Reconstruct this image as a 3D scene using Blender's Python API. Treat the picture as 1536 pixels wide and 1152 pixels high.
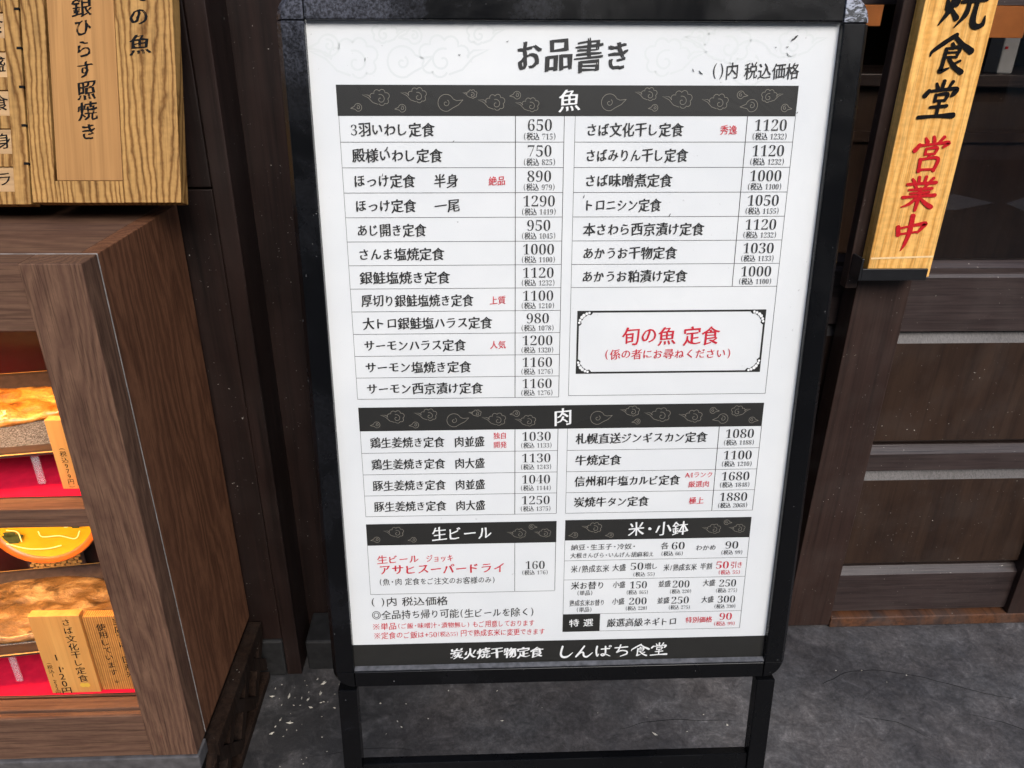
import bpy, bmesh, math, random
from mathutils import Vector, Matrix, noise

random.seed(7)
for o in list(bpy.data.objects):
    bpy.data.objects.remove(o)
SC = bpy.context.scene
COL = SC.collection
R = math.radians

# ------------------------------------------------------------------ camera
cam_data = bpy.data.cameras.new("camera")
cam_data.sensor_width = 36.0
cam_data.lens = 36.0 * 1150 / 1536
cam_data.clip_start = 0.02
cam_data.clip_end = 400
cam = bpy.data.objects.new("camera", cam_data)
COL.objects.link(cam)
cam.matrix_world = Matrix(((0.998890, 0.009736, -0.044668, 0.0),
                           (-0.044700, 0.428625, -0.902378, 0.0),
                           (0.010360, 0.903430, 0.428612, 1.15),
                           (0, 0, 0, 1)))
SC.camera = cam

# ------------------------------------------------------------------ sky, sun, exposure
SUN_EL, SUN_ROT = 62, 200
world = bpy.data.worlds.new("World")
SC.world = world
world.use_nodes = True
wn = world.node_tree
bg = wn.nodes["Background"]
sky = wn.nodes.new("ShaderNodeTexSky")
sky.sky_type = 'NISHITA'
sky.sun_disc = False
sky.sun_elevation = R(SUN_EL)
sky.sun_rotation = R(SUN_ROT)
sky.air_density = 1.0
sky.dust_density = 2.0
sky.ozone_density = 1.0
bg.inputs["Strength"].default_value = 0.15
wn.links.new(sky.outputs[0], bg.inputs[0])

sun = bpy.data.lights.new("sun", 'SUN')
sun.energy = 1.5
sun.angle = R(30)
sun.color = (1.0, 0.985, 0.955)
sun_o = bpy.data.objects.new("sun", sun)
COL.objects.link(sun_o)
# light comes from the open street side, above the viewer
sd = Vector((0.22, -0.80, 0.64)).normalized()
sun_o.rotation_euler = sd.to_track_quat('Z', 'Y').to_euler()
sky.sun_elevation = math.asin(sd.z)
sky.sun_rotation = math.atan2(sd.x, sd.y)

SC.view_settings.view_transform = 'Standard'
SC.view_settings.look = 'None'
SC.view_settings.gamma = 1.0
SC.view_settings.exposure = 0.70
SC.cycles.max_bounces = 10
SC.cycles.transparent_max_bounces = 12
SC.cycles.use_denoising = True


# ------------------------------------------------------------------ materials
def new_mat(name):
    m = bpy.data.materials.new(name)
    m.use_nodes = True
    nt = m.node_tree
    b = nt.nodes["Principled BSDF"]
    return m, nt, b


def N(nt, typ, **kw):
    n = nt.nodes.new(typ)
    for k, v in kw.items():
        setattr(n, k, v)
    return n


def coords(nt, scale=(1, 1, 1), rot=(0, 0, 0), loc=(0, 0, 0)):
    tc = N(nt, "ShaderNodeTexCoord")
    mp = N(nt, "ShaderNodeMapping")
    mp.inputs["Scale"].default_value = scale
    mp.inputs["Rotation"].default_value = rot
    mp.inputs["Location"].default_value = loc
    nt.links.new(tc.outputs["Object"], mp.inputs["Vector"])
    return mp.outputs["Vector"]


def noise_tex(nt, vec, scale, detail=4, rough=0.55, dist=0.0):
    n = N(nt, "ShaderNodeTexNoise")
    n.inputs["Scale"].default_value = scale
    n.inputs["Detail"].default_value = detail
    n.inputs["Roughness"].default_value = rough
    n.inputs["Distortion"].default_value = dist
    nt.links.new(vec, n.inputs["Vector"])
    return n.outputs["Fac"]


def ramp(nt, fac, stops):
    r = N(nt, "ShaderNodeValToRGB")
    while len(r.color_ramp.elements) < len(stops):
        r.color_ramp.elements.new(0.5)
    for e, (p, c) in zip(r.color_ramp.elements, stops):
        e.position = p
        e.color = (*c, 1) if len(c) == 3 else c
    nt.links.new(fac, r.inputs["Fac"])
    return r.outputs["Color"]


def g(v):
    return (v, v, v)


def mix(nt, fac, a, b, blend='MIX'):
    m = N(nt, "ShaderNodeMix", data_type='RGBA', blend_type=blend)
    for sock, v in ((m.inputs[0], fac), (m.inputs[6], a), (m.inputs[7], b)):
        if isinstance(v, (int, float)):
            sock.default_value = v
        elif isinstance(v, tuple):
            sock.default_value = (*v, 1)
        else:
            nt.links.new(v, sock)
    return m.outputs[2]


def bump(nt, b, height, strength=0.3, dist=0.002):
    n = N(nt, "ShaderNodeBump")
    n.inputs["Strength"].default_value = strength
    n.inputs["Distance"].default_value = dist
    nt.links.new(height, n.inputs["Height"])
    nt.links.new(n.outputs[0], b.inputs["Normal"])


def plain(name, col, rough=0.5, var=0.0, scale=20, metallic=0.0, spec=0.5, coat=0.0):
    m, nt, b = new_mat(name)
    b.inputs["Roughness"].default_value = rough
    b.inputs["Metallic"].default_value = metallic
    b.inputs["Specular IOR Level"].default_value = spec
    b.inputs["Coat Weight"].default_value = coat
    if var:
        f = noise_tex(nt, coords(nt), scale)
        c = ramp(nt, f, [(0.3, tuple(x * (1 - var) for x in col)), (0.7, tuple(min(1, x * (1 + var)) for x in col))])
        nt.links.new(c, b.inputs["Base Color"])
    else:
        b.inputs["Base Color"].default_value = (*col, 1)
    return m


def wood(name, light, dark, axis='Z', rings=60, fine=260, contrast=0.5, rough=0.45, dirt=0.0, stretch=0.06, bumpy=0.15, dist=1.5, porf=0.75, spec=0.5):
    """Grain runs along AXIS: broad figure + fine pores, both stretched along it."""
    m, nt, b = new_mat(name)
    k = {'X': (stretch, 1, 1), 'Y': (1, stretch, 1), 'Z': (1, 1, stretch)}[axis]
    v = coords(nt, k)
    fig = noise_tex(nt, v, rings, 3, 0.6, dist)
    k2 = tuple(x if x == 1 else 0.018 for x in k)
    b.inputs['Specular IOR Level'].default_value = spec
    por = noise_tex(nt, coords(nt, k2), fine, 3, 0.7, 0.3)
    blo = noise_tex(nt, coords(nt, loc=(3, 1, 2)), 5, 2)
    c1 = ramp(nt, fig, [(0.5 - 0.5 * (1 - contrast) * 0.6 - 0.05, dark), (0.5 + 0.12, light)])
    pd = ramp(nt, por, [(0.36, g(0.42)), (0.52, g(1.0))])
    c2 = mix(nt, porf, c1, pd, 'MULTIPLY')
    c3 = mix(nt, 0.35, c2, ramp(nt, blo, [(0.3, g(0.62)), (0.7, g(1.25))]), 'MULTIPLY')
    if dirt:
        sp = noise_tex(nt, coords(nt, loc=(7, 3, 1)), 240, 2, 0.5)
        br = noise_tex(nt, coords(nt, loc=(2, 9, 4)), 14, 3, 0.6)
        s1 = ramp(nt, sp, [(0.735, g(0)), (0.775, g(1))])
        s2 = ramp(nt, br, [(0.45, g(0)), (0.7, g(dirt))])
        c3 = mix(nt, mix(nt, 1.0, s1, ramp(nt, br, [(0.35, g(0)), (0.6, g(1))]), 'MULTIPLY'), c3, (0.42, 0.38, 0.33))
        c3 = mix(nt, s2, c3, (0.10, 0.085, 0.075))
    nt.links.new(c3, b.inputs["Base Color"])
    rr = ramp(nt, blo, [(0.3, g(rough - 0.08)), (0.7, g(rough + 0.12))])
    nt.links.new(rr, b.inputs["Roughness"])
    if bumpy:
        bump(nt, b, por, bumpy, 0.001)
    return m


def ash_wood(name, light, dark, axis='Z', lines=190, wander=7.0, width=0.22, cross=None, jag=0.9, flake=0.25, pore=0.5):
    """Open-grained board: growth rings as contour lines of a slowly wandering field, running along AXIS."""
    m, nt, b = new_mat(name)
    along = {'X': 0, 'Y': 1, 'Z': 2}[axis]
    def st(k):
        return tuple(k if i == along else 1 for i in range(3))
    slow = noise_tex(nt, coords(nt, st(0.16)), 9, 2, 0.5)
    jit = noise_tex(nt, coords(nt, st(0.5)), 70, 3, 0.6)
    tc = N(nt, "ShaderNodeTexCoord")
    sp = N(nt, "ShaderNodeSeparateXYZ")
    nt.links.new(tc.outputs["Object"], sp.inputs[0])

    def madd(x, m_, a_):
        n = N(nt, "ShaderNodeMath", operation='MULTIPLY_ADD')
        nt.links.new(x, n.inputs[0])
        n.inputs[1].default_value = m_
        if isinstance(a_, float):
            n.inputs[2].default_value = a_
        else:
            nt.links.new(a_, n.inputs[2])
        return n.outputs[0]
    f = madd(sp.outputs[cross if cross is not None else (2 if axis == 'X' else 0)], lines, 0.0)
    f = madd(slow, wander, f)
    f = madd(jit, jag, f)
    pp = N(nt, "ShaderNodeMath", operation='PINGPONG')
    pp.inputs[1].default_value = 0.5
    nt.links.new(f, pp.inputs[0])
    por = noise_tex(nt, coords(nt, st(0.03)), 420, 2, 0.6)
    fl = noise_tex(nt, coords(nt, st(2.5)), 60, 2)
    warp = noise_tex(nt, coords(nt, st(0.3)), 14, 2)
    c = ramp(nt, pp.outputs[0], [(0.03, dark), (width, light), (0.5, tuple(x * 1.08 for x in light))])
    c = mix(nt, pore, c, ramp(nt, por, [(0.36, g(0.50)), (0.50, g(1.0))]), 'MULTIPLY')
    c = mix(nt, 0.4, c, ramp(nt, warp, [(0.3, g(0.72)), (0.7, g(1.18))]), 'MULTIPLY')
    c = mix(nt, flake, c, ramp(nt, fl, [(0.35, g(0.65)), (0.65, g(1.25))]), 'MULTIPLY')
    nt.links.new(c, b.inputs["Base Color"])
    b.inputs["Roughness"].default_value = 0.62
    b.inputs["Specular IOR Level"].default_value = 0.15
    bump(nt, b, por, 0.2, 0.001)
    return m


M = {}
M['case_v'] = ash_wood("walnut_laminate_vertical", (0.162, 0.088, 0.055), (0.112, 0.058, 0.038), 'Z', 60, 16.0, 0.46, jag=1.1, flake=0.05, pore=0.72)
M['case_x'] = ash_wood("walnut_laminate_horizontal", (0.158, 0.086, 0.054), (0.122, 0.064, 0.042), 'X', 60, 12.0, 0.46, jag=1.1, flake=0.05, pore=0.7)
M['case_side'] = ash_wood("walnut_side_laminate", (0.185, 0.080, 0.041), (0.118, 0.049, 0.026), 'Z', 30, 14.0, 0.45, cross=1, jag=1.0, flake=0.05, pore=0.65)
M['case_in'] = plain("case_lining", (0.016, 0.008, 0.006), 0.30, 0.3, 30)
M['door_v'] = wood("stained_door_vertical", (0.038, 0.0205, 0.0155), (0.024, 0.0125, 0.0095), 'Z', 26, 170, dirt=0.10, rough=0.42, spec=0.3, porf=0.5)
M['door_x'] = wood("stained_door_horizontal", (0.046, 0.031, 0.028), (0.031, 0.020, 0.018), 'X', 60, 300, dirt=0.12, rough=0.36, bumpy=0.5, spec=0.4)
M['door_panel'] = wood("stained_door_panel", (0.038, 0.0205, 0.0125), (0.022, 0.0115, 0.0075), 'Z', 14, 120, dirt=0.10, rough=0.40, stretch=0.25, spec=0.3, porf=0.4)
M['worn_lit_edge'] = wood("worn_skylit_edge_wood", (0.078, 0.066, 0.061), (0.040, 0.032, 0.029), 'Z', 160, 500, rough=0.4, spec=0.5)  # worn bevel wood, its colour lightened further to paint in reflected sky
M['plank'] = wood("dark_wall_plank", (0.021, 0.011, 0.0088), (0.010, 0.0055, 0.0045), 'Z', 30, 160, dirt=0.04, rough=0.5, spec=0.25, porf=0.5)
M['ash'] = ash_wood("ash_menu_wood", (0.41, 0.225, 0.072), (0.165, 0.072, 0.017), 'Y', 135, 13.0, 0.27)
M['ash_strip'] = wood("cedar_strip_wood", (0.44, 0.225, 0.078), (0.31, 0.15, 0.05), 'Y', 45, 200, contrast=0.3, bumpy=0.05, stretch=0.03, dist=0.4, porf=0.3, spec=0.15, rough=0.6)
M['plaque'] = wood("pale_plaque_wood", (0.50, 0.31, 0.14), (0.38, 0.21, 0.085), 'X', 40, 200, contrast=0.3, bumpy=0.05, porf=0.3)
M['cypress'] = ash_wood("honey_sign_wood", (0.86, 0.47, 0.135), (0.72, 0.35, 0.082), 'Z', 62, 6.0, 0.3)
M['card'] = wood("card_pine", (0.70, 0.36, 0.10), (0.56, 0.25, 0.06), 'Z', 40, 160, contrast=0.3, bumpy=0.05, porf=0.25, dist=0.6, stretch=0.04)
M['card_stripe'] = ash_wood("card_striped_cedar", (0.58, 0.27, 0.07), (0.30, 0.11, 0.025), 'Z', 330, 2.0, 0.3)
M['orange_wood'] = plain("orange_lacquer", (0.60, 0.20, 0.045), 0.5, 0.2, 20)
M['ink'] = plain("black_ink", (0.010, 0.0095, 0.0095), 0.9, spec=0.08)
M['print_ink'] = plain("printed_black", (0.013, 0.0125, 0.0125), 0.6)
M['red_ink'] = plain("red_print", (0.56, 0.008, 0.028), 0.55)
M['white_ink'] = plain("white_print", (0.82, 0.82, 0.80), 0.6)
M['red_paint'] = plain("carved_red_paint", (0.52, 0.012, 0.018), 0.30, 0.2, 300)
M['black_paint'] = plain("carved_black_paint", (0.010, 0.009, 0.009), 0.18, 0.0)
M['band'] = plain("printed_dark_band", (0.0095, 0.009, 0.007), 0.6, 0.1, 40)
M['cloud'] = plain("printed_cloud_line", (0.21, 0.19, 0.155), 0.6)
M['faint'] = plain("faint_cloud_line", (0.672, 0.695, 0.682), 0.6)
M['red_cloth'] = plain("red_felt", (0.66, 0.010, 0.045), 0.95, 0.12, 60, spec=0.04)
M['stone'] = plain("dark_stone", (0.013, 0.0125, 0.0125), 0.6, 0.5, 60)
M['slab'] = plain("grey_stone_slab", (0.085, 0.08, 0.08), 0.45, 0.35, 60)
M['debris'] = plain("pale_crumbs", (0.46, 0.43, 0.36), 0.8, 0.2, 90)
M['gold'] = plain("pale_gold_sticker", (0.75, 0.47, 0.06), 0.4)
M['black_metal'] = plain("black_bracket_metal", (0.010, 0.010, 0.011), 0.32, 0.2, 80)
M['interior'] = plain("dark_interior", (0.075, 0.050, 0.042), 0.7, 0.3, 3)
M['plaster'] = plain("street_facade_plaster", (0.24, 0.225, 0.205), 0.8, 0.15, 2)
M['dark_glass'] = plain("street_window_glass", (0.03, 0.035, 0.04), 0.1)
M['steel'] = plain("galvanised_pole", (0.45, 0.46, 0.47), 0.4, 0.1, 20)
M['white_line'] = plain("road_paint", (0.40, 0.39, 0.37), 0.7, 0.12, 12)
M['seam'] = plain("pale_seam_edge", (0.27, 0.25, 0.235), 0.5, 0.35, 90)
M['lip_dust'] = plain("dusty_grey_lip", (0.075, 0.075, 0.08), 0.6, 0.5, 120)


def frame_material():
    m, nt, b = new_mat("black_frame_metal")
    d1 = noise_tex(nt, coords(nt), 9, 5, 0.62, 0.4)
    d2 = noise_tex(nt, coords(nt, loc=(4, 4, 4)), 320, 3, 0.7)
    # old spray and dust gathers on the top of the frame, thin lower down
    tc = N(nt, "ShaderNodeTexCoord")
    sp = N(nt, "ShaderNodeSeparateXYZ")
    nt.links.new(tc.outputs["Object"], sp.inputs[0])
    mr = N(nt, "ShaderNodeMapRange")
    mr.inputs["From Min"].default_value = 1.08
    mr.inputs["From Max"].default_value = 1.19
    mr.inputs["To Min"].default_value = 0.04
    mr.inputs["To Max"].default_value = 1.0
    nt.links.new(sp.outputs["Z"], mr.inputs["Value"])
    patch = ramp(nt, d1, [(0.47, g(0)), (0.56, g(1))])
    mx_ = N(nt, "ShaderNodeMapRange")
    mx_.inputs["From Min"].default_value = -0.30
    mx_.inputs["From Max"].default_value = 0.02
    mx_.inputs["To Min"].default_value = 1.0
    mx_.inputs["To Max"].default_value = 0.03
    nt.links.new(sp.outputs["X"], mx_.inputs["Value"])
    patch = mix(nt, 1.0, patch, mx_.outputs[0], 'MULTIPLY')
    grit = ramp(nt, d2, [(0.40, g(0.15)), (0.62, g(1))])
    f = mix(nt, 1.0, mix(nt, 1.0, patch, grit, 'MULTIPLY'), mr.outputs[0], 'MULTIPLY')
    spk = ramp(nt, noise_tex(nt, coords(nt, loc=(1, 7, 2)), 210, 2), [(0.76, g(0)), (0.80, g(0.8))])
    col = mix(nt, f, (0.0036, 0.0037, 0.0042), (0.12, 0.125, 0.155))
    col = mix(nt, spk, col, (0.25, 0.25, 0.25))
    nt.links.new(col, b.inputs["Base Color"])
    b.inputs["Specular IOR Level"].default_value = 0.22
    rg = ramp(nt, d1, [(0.3, g(0.13)), (0.7, g(0.38))])
    nt.links.new(rg, b.inputs["Roughness"])
    return m


M['frame'] = frame_material()


def cap_material():
    m, nt, b = new_mat("scuffed_black_plastic")
    f = noise_tex(nt, coords(nt, (1, 1, 2.2), rot=(0, R(35), 0)), 75, 4, 0.6, 1.8)
    nt.links.new(ramp(nt, f, [(0.47, (0.02, 0.022, 0.026)), (0.56, (0.34, 0.36, 0.42))]), b.inputs["Base Color"])
    b.inputs["Roughness"].default_value = 0.5
    return m


M['scuffed_cap'] = cap_material()


def poster_material():
    m, nt, b = new_mat("poster_paper")
    a = noise_tex(nt, coords(nt), 7, 3)
    base = ramp(nt, a, [(0.3, (0.69, 0.705, 0.705)), (0.7, (0.755, 0.765, 0.755))])
    s = noise_tex(nt, coords(nt, loc=(5, 2, 8)), 190, 2, 0.5)
    zone = noise_tex(nt, coords(nt, loc=(1, 2, 3)), 6, 2)
    sp = mix(nt, 1.0, ramp(nt, s, [(0.72, g(0)), (0.80, g(0.75))]), ramp(nt, zone, [(0.45, g(0)), (0.65, g(1))]), 'MULTIPLY')
    col = mix(nt, sp, base, (0.30, 0.29, 0.28))
    nt.links.new(col, b.inputs["Base Color"])
    b.inputs["Roughness"].default_value = 0.6
    return m


M['poster'] = poster_material()


def clear_material(name, ior, rough, tint=(1, 1, 1), scuff=0.0, gain=1.0):
    m = bpy.data.materials.new(name)
    m.use_nodes = True
    nt = m.node_tree
    nt.nodes.remove(nt.nodes["Principled BSDF"])
    out = nt.nodes["Material Output"]
    tr = N(nt, "ShaderNodeBsdfTransparent")
    tr.inputs[0].default_value = (*tint, 1)
    gl = N(nt, "ShaderNodeBsdfGlossy")
    gl.inputs["Roughness"].default_value = rough
    # Schlick reflectance, the same from both sides of the sheet
    f0 = ((ior - 1) / (ior + 1)) ** 2
    lw = N(nt, "ShaderNodeLayerWeight")
    lw.inputs["Blend"].default_value = 0.5
    pw = N(nt, "ShaderNodeMath", operation='POWER')
    pw.inputs[1].default_value = 5.0
    nt.links.new(lw.outputs["Facing"], pw.inputs[0])
    ma = N(nt, "ShaderNodeMath", operation='MULTIPLY_ADD')
    ma.inputs[1].default_value = 1 - f0
    ma.inputs[2].default_value = f0
    nt.links.new(pw.outputs[0], ma.inputs[0])
    mx = N(nt, "ShaderNodeMixShader")
    nt.links.new(ma.outputs[0], mx.inputs[0])
    nt.links.new(tr.outputs[0], mx.inputs[1])
    nt.links.new(gl.outputs[0], mx.inputs[2])
    if scuff:
        f = noise_tex(nt, coords(nt), 5, 3, 0.6, 1.2)
        n = N(nt, "ShaderNodeBump")
        n.inputs["Strength"].default_value = scuff
        n.inputs["Distance"].default_value = 0.01
        nt.links.new(f, n.inputs["Height"])
        nt.links.new(n.outputs[0], gl.inputs["Normal"])
    nt.links.new(mx.outputs[0], out.inputs[0])
    return m


M['cover'] = clear_material("clear_poster_cover", 1.5, 0.05, scuff=0.45)
M['glass'] = clear_material("door_glass", 1.6, 0.0, (0.86, 0.84, 0.82))
am, ant, ab = new_mat("clear_acrylic")
ab.inputs["Base Color"].default_value = (0.85, 0.85, 0.88, 1)
ab.inputs["Alpha"].default_value = 0.20
ab.inputs["Roughness"].default_value = 0.08
ab.inputs["Specular IOR Level"].default_value = 1.0
M['acrylic'] = am


def floor_material():
    m, nt, b = new_mat("dark_concrete")
    v = coords(nt)
    a = noise_tex(nt, v, 3.2, 6, 0.65, 0.9)
    c = noise_tex(nt, coords(nt, loc=(3, 1, 0)), 26, 10, 0.78, 0.7)
    d = noise_tex(nt, coords(nt, loc=(6, 6, 0)), 130, 3, 0.7)
    hue = noise_tex(nt, coords(nt, loc=(9, 2, 0)), 7, 3)
    k1 = ramp(nt, a, [(0.32, (0.042, 0.040, 0.042)), (0.68, (0.112, 0.107, 0.106))])
    k2 = ramp(nt, c, [(0.28, g(0.30)), (0.46, g(0.80)), (0.56, g(1.15)), (0.74, g(2.3))])
    k = mix(nt, 0.9, k1, k2, 'MULTIPLY')
    k = mix(nt, 0.5, k, ramp(nt, d, [(0.32, g(0.45)), (0.52, g(1.0)), (0.72, g(1.8))]), 'MULTIPLY')
    k = mix(nt, 0.55, k, ramp(nt, hue, [(0.35, (0.95, 0.96, 0.98)), (0.65, (1.14, 1.02, 0.96))]), 'MULTIPLY')
    sp = ramp(nt, noise_tex(nt, coords(nt, loc=(2, 5, 0)), 150, 2), [(0.735, g(0)), (0.79, g(0.3))])
    k = mix(nt, sp, k, (0.28, 0.27, 0.26))
    # shade beside the display case painted into the floor, mottled with black grime
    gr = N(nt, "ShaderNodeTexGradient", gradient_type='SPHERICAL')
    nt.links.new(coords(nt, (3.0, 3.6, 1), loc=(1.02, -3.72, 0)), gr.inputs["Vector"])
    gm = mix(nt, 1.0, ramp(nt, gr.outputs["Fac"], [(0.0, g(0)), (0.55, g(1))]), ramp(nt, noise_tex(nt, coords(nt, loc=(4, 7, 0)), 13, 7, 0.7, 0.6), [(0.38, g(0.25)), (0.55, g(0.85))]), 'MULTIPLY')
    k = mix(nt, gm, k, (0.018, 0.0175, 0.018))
    nt.links.new(k, b.inputs["Base Color"])
    nt.links.new(ramp(nt, c, [(0.3, g(0.55)), (0.7, g(0.8))]), b.inputs["Roughness"])
    bump(nt, b, c, 0.6, 0.004)
    return m


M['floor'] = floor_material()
M['asphalt'] = plain("asphalt", (0.055, 0.055, 0.057), 0.85, 0.25, 40)
M['paving'] = plain("street_paving", (0.16, 0.155, 0.15), 0.8, 0.15, 8)


def fish_material(name, char, mid, hi):
    m, nt, b = new_mat(name)
    f = noise_tex(nt, coords(nt, (0.6, 1.3, 1.3)), 34, 8, 0.66, 0.25)
    h = noise_tex(nt, coords(nt, loc=(3, 3, 3)), 26, 8, 0.72, 0.2)
    k = noise_tex(nt, coords(nt, loc=(8, 1, 5)), 150, 3, 0.7)
    c = ramp(nt, f, [(0.30, tuple(0.45 * x for x in mid)), (0.50, mid), (0.66, hi)])
    c = mix(nt, ramp(nt, h, [(0.53, g(0)), (0.66, g(0.9))]), c, char)
    c = mix(nt, 0.5, c, ramp(nt, k, [(0.35, g(0.55)), (0.6, g(1.1))]), 'MULTIPLY')
    nt.links.new(c, b.inputs["Base Color"])
    b.inputs["Roughness"].default_value = 0.34
    b.inputs["Coat Weight"].default_value = 0.6
    bump(nt, b, f, 0.9, 0.008)
    return m


M['fish'] = fish_material("grilled_fish_flesh", (0.10, 0.022, 0.004), (0.60, 0.215, 0.022), (0.85, 0.46, 0.09))
M['mackerel'] = fish_material("grilled_mackerel", (0.030, 0.016, 0.008), (0.28, 0.14, 0.040), (0.62, 0.38, 0.15))


def dish_material():
    m, nt, b = new_mat("speckled_dish_glaze")
    f = noise_tex(nt, coords(nt), 520, 3, 0.7)
    nt.links.new(ramp(nt, f, [(0.42, (0.035, 0.034, 0.036)), (0.66, (0.25, 0.265, 0.30))]), b.inputs["Base Color"])
    b.inputs["Roughness"].default_value = 0.35
    return m


M['dish_in'] = dish_material()
M['dish_rim'] = plain("dark_dish_rim", (0.045, 0.030, 0.027), 0.3, 0.3, 120)
M['yellow_dish'] = plain("yellow_glaze", (0.62, 0.36, 0.012), 0.25, 0.12, 25)
M['orange_rim'] = plain("orange_rim_glaze", (0.50, 0.12, 0.015), 0.3, 0.15, 30)
M['bamboo'] = plain("woven_bamboo", (0.58, 0.33, 0.10), 0.4, 0.3, 60)
M['garnish'] = plain("dark_green_garnish", (0.05, 0.07, 0.02), 0.4, 0.4, 80)

lampm, lnt, lb = new_mat("warm_case_lamp")
lb.inputs["Emission Color"].default_value = (1.0, 0.50, 0.16, 1)
lb.inputs["Emission Strength"].default_value = 62
lb.inputs["Base Color"].default_value = (0.9, 0.8, 0.6, 1)
M['lamp'] = lampm


# ------------------------------------------------------------------ mesh builder
class MB:
    def __init__(self):
        self.v, self.f = [], []

    def add(self, verts, faces, mat=None):
        n = len(self.v)
        for p in verts:
            p = Vector(p)
            self.v.append(mat @ p if mat is not None else p)
        for f in faces:
            self.f.append([n + i for i in f])
        return self

    def box(self, x0, x1, y0, y1, z0, z1, mat=None):
        vs = [(x0, y0, z0), (x1, y0, z0), (x1, y1, z0), (x0, y1, z0), (x0, y0, z1), (x1, y0, z1), (x1, y1, z1), (x0, y1, z1)]
        return self.add(vs, [(0, 3, 2, 1), (4, 5, 6, 7), (0, 1, 5, 4), (1, 2, 6, 5), (2, 3, 7, 6), (3, 0, 4, 7)], mat)

    def prism(self, pts, a0, a1, axis='X', mat=None):
        """pts are 2-D in the other two axes (in x,y,z order)."""
        def P(p, a):
            return {'X': (a, p[0], p[1]), 'Y': (p[0], a, p[1]), 'Z': (p[0], p[1], a)}[axis]
        n = len(pts)
        vs = [P(p, a0) for p in pts] + [P(p, a1) for p in pts]
        fs = [list(range(n)), list(range(2 * n - 1, n - 1, -1))]
        for i in range(n):
            j = (i + 1) % n
            fs.append((i, i + n, j + n, j))
        return self.add(vs, fs, mat)

    def ribbon(self, pts, ws, z=0.0, mat=None, cap=4):
        """flat brush stroke through 2-D pts with half-widths ws."""
        n = len(pts)
        L, Rr = [], []
        for i in range(n):
            a = Vector(pts[max(0, i - 1)])
            b = Vector(pts[min(n - 1, i + 1)])
            d = (b - a)
            if d.length < 1e-9:
                d = Vector((1, 0))
            d.normalize()
            nn = Vector((-d.y, d.x))
            p = Vector(pts[i])
            L.append(p + nn * ws[i])
            Rr.append(p - nn * ws[i])
        vs = [(p.x, p.y, z) for p in L] + [(p.x, p.y, z) for p in Rr]
        fs = [(i, n + i, n + i + 1, i + 1) for i in range(n - 1)]
        self.add(vs, fs, mat)
        for end in (0, n - 1):
            p = Vector(pts[end])
            q = Vector(pts[1 if end == 0 else n - 2])
            d = (p - q)
            if d.length < 1e-9 or ws[end] < 1e-6:
                continue
            d.normalize()
            nn = Vector((-d.y, d.x))
            arc = [p + nn * ws[end] * math.cos(t) + d * ws[end] * 0.8 * math.sin(t) for t in [math.pi * k / cap for k in range(cap + 1)]]
            idx = list(range(cap + 1))
            self.add([(q_.x, q_.y, z) for q_ in arc], [idx if end == 0 else idx], mat)
        return self

    def build(self, name, mat, root=None, origin=None, bevel=0.0, smooth=False, segs=2, xf=None):
        me = bpy.data.meshes.new(name)
        if root is not None:
            org = world_loc(root)
        elif origin is not None:
            org = Vector(origin)
        else:
            org = Vector((0, 0, 0))
        me.from_pydata([tuple(p if xf is not None else p - org) for p in self.v], [], self.f)
        me.update()
        if smooth:
            for p in me.polygons:
                p.use_smooth = True
        o = bpy.data.objects.new(name, me)
        COL.objects.link(o)
        me.materials.append(mat)
        if root is not None:
            o.parent = root
            if xf is not None:
                o.matrix_basis = Matrix.Translation(-org) @ xf
        else:
            o.location = org
        if bevel:
            bm = bmesh.new()
            bm.from_mesh(me)
            bmesh.ops.recalc_face_normals(bm, faces=bm.faces)
            bm.to_mesh(me)
            bm.free()
            md = o.modifiers.new("bevel", 'BEVEL')
            md.width = bevel
            md.segments = segs
            md.limit_method = 'ANGLE'
            md.harden_normals = False
        return o


def world_loc(o):
    p = Vector(o.location)
    while o.parent is not None:
        o = o.parent
        p = p + Vector(o.location)
    return p


def tag(o, label=None, cat=None, group=None, kind=None):
    if label:
        o['label'] = label
    if cat:
        o['category'] = cat
    if group:
        o['group'] = group
    if kind:
        o['kind'] = kind
    return o


def thing(name, loc, label, cat, group=None):
    o = bpy.data.objects.new(name, None)
    COL.objects.link(o)
    o.location = loc
    o.empty_display_size = 0.05
    return tag(o, label, cat, group)


# ------------------------------------------------------------------ lettering
_glyphs = {}


def glyph(ch, off=0.0, res=3):
    key = (ch, off, res)
    if key in _glyphs:
        return _glyphs[key]
    cu = bpy.data.curves.new("glyph", 'FONT')
    cu.body = ch
    cu.resolution_u = res
    cu.offset = off
    ob = bpy.data.objects.new("glyph", cu)
    COL.objects.link(ob)
    dg = bpy.context.evaluated_depsgraph_get()
    me = bpy.data.meshes.new_from_object(ob.evaluated_get(dg))
    vs = [(v.co.x, v.co.y) for v in me.vertices]
    fs = [tuple(p.vertices) for p in me.polygons]
    bpy.data.objects.remove(ob)
    bpy.data.curves.remove(cu)
    bpy.data.meshes.remove(me)
    if vs:
        xs = [p[0] for p in vs]
        bb = (min(xs), max(xs), min(p[1] for p in vs), max(p[1] for p in vs))
    else:
        bb = (0, 0.3, 0, 0)
    _glyphs[key] = (vs, fs, bb)
    return _glyphs[key]


SERIF = {str(d): chr(0x1D7CE + d) for d in range(10)}


def is_cjk(c):
    return ord(c) > 0x2E80


def is_kana(c):
    return 0x3040 <= ord(c) <= 0x30FF


def advance(c):
    if c == '　':
        return 1.0
    if c == ' ':
        return 0.35
    if c in '・':
        return 0.62
    if c in '()（）':
        return 0.5
    if c in ',':
        return 0.3
    if c in '◎※':
        return 1.0
    if is_kana(c):
        return 0.94
    if is_cjk(c):
        return 1.0
    return 0.56


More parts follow.
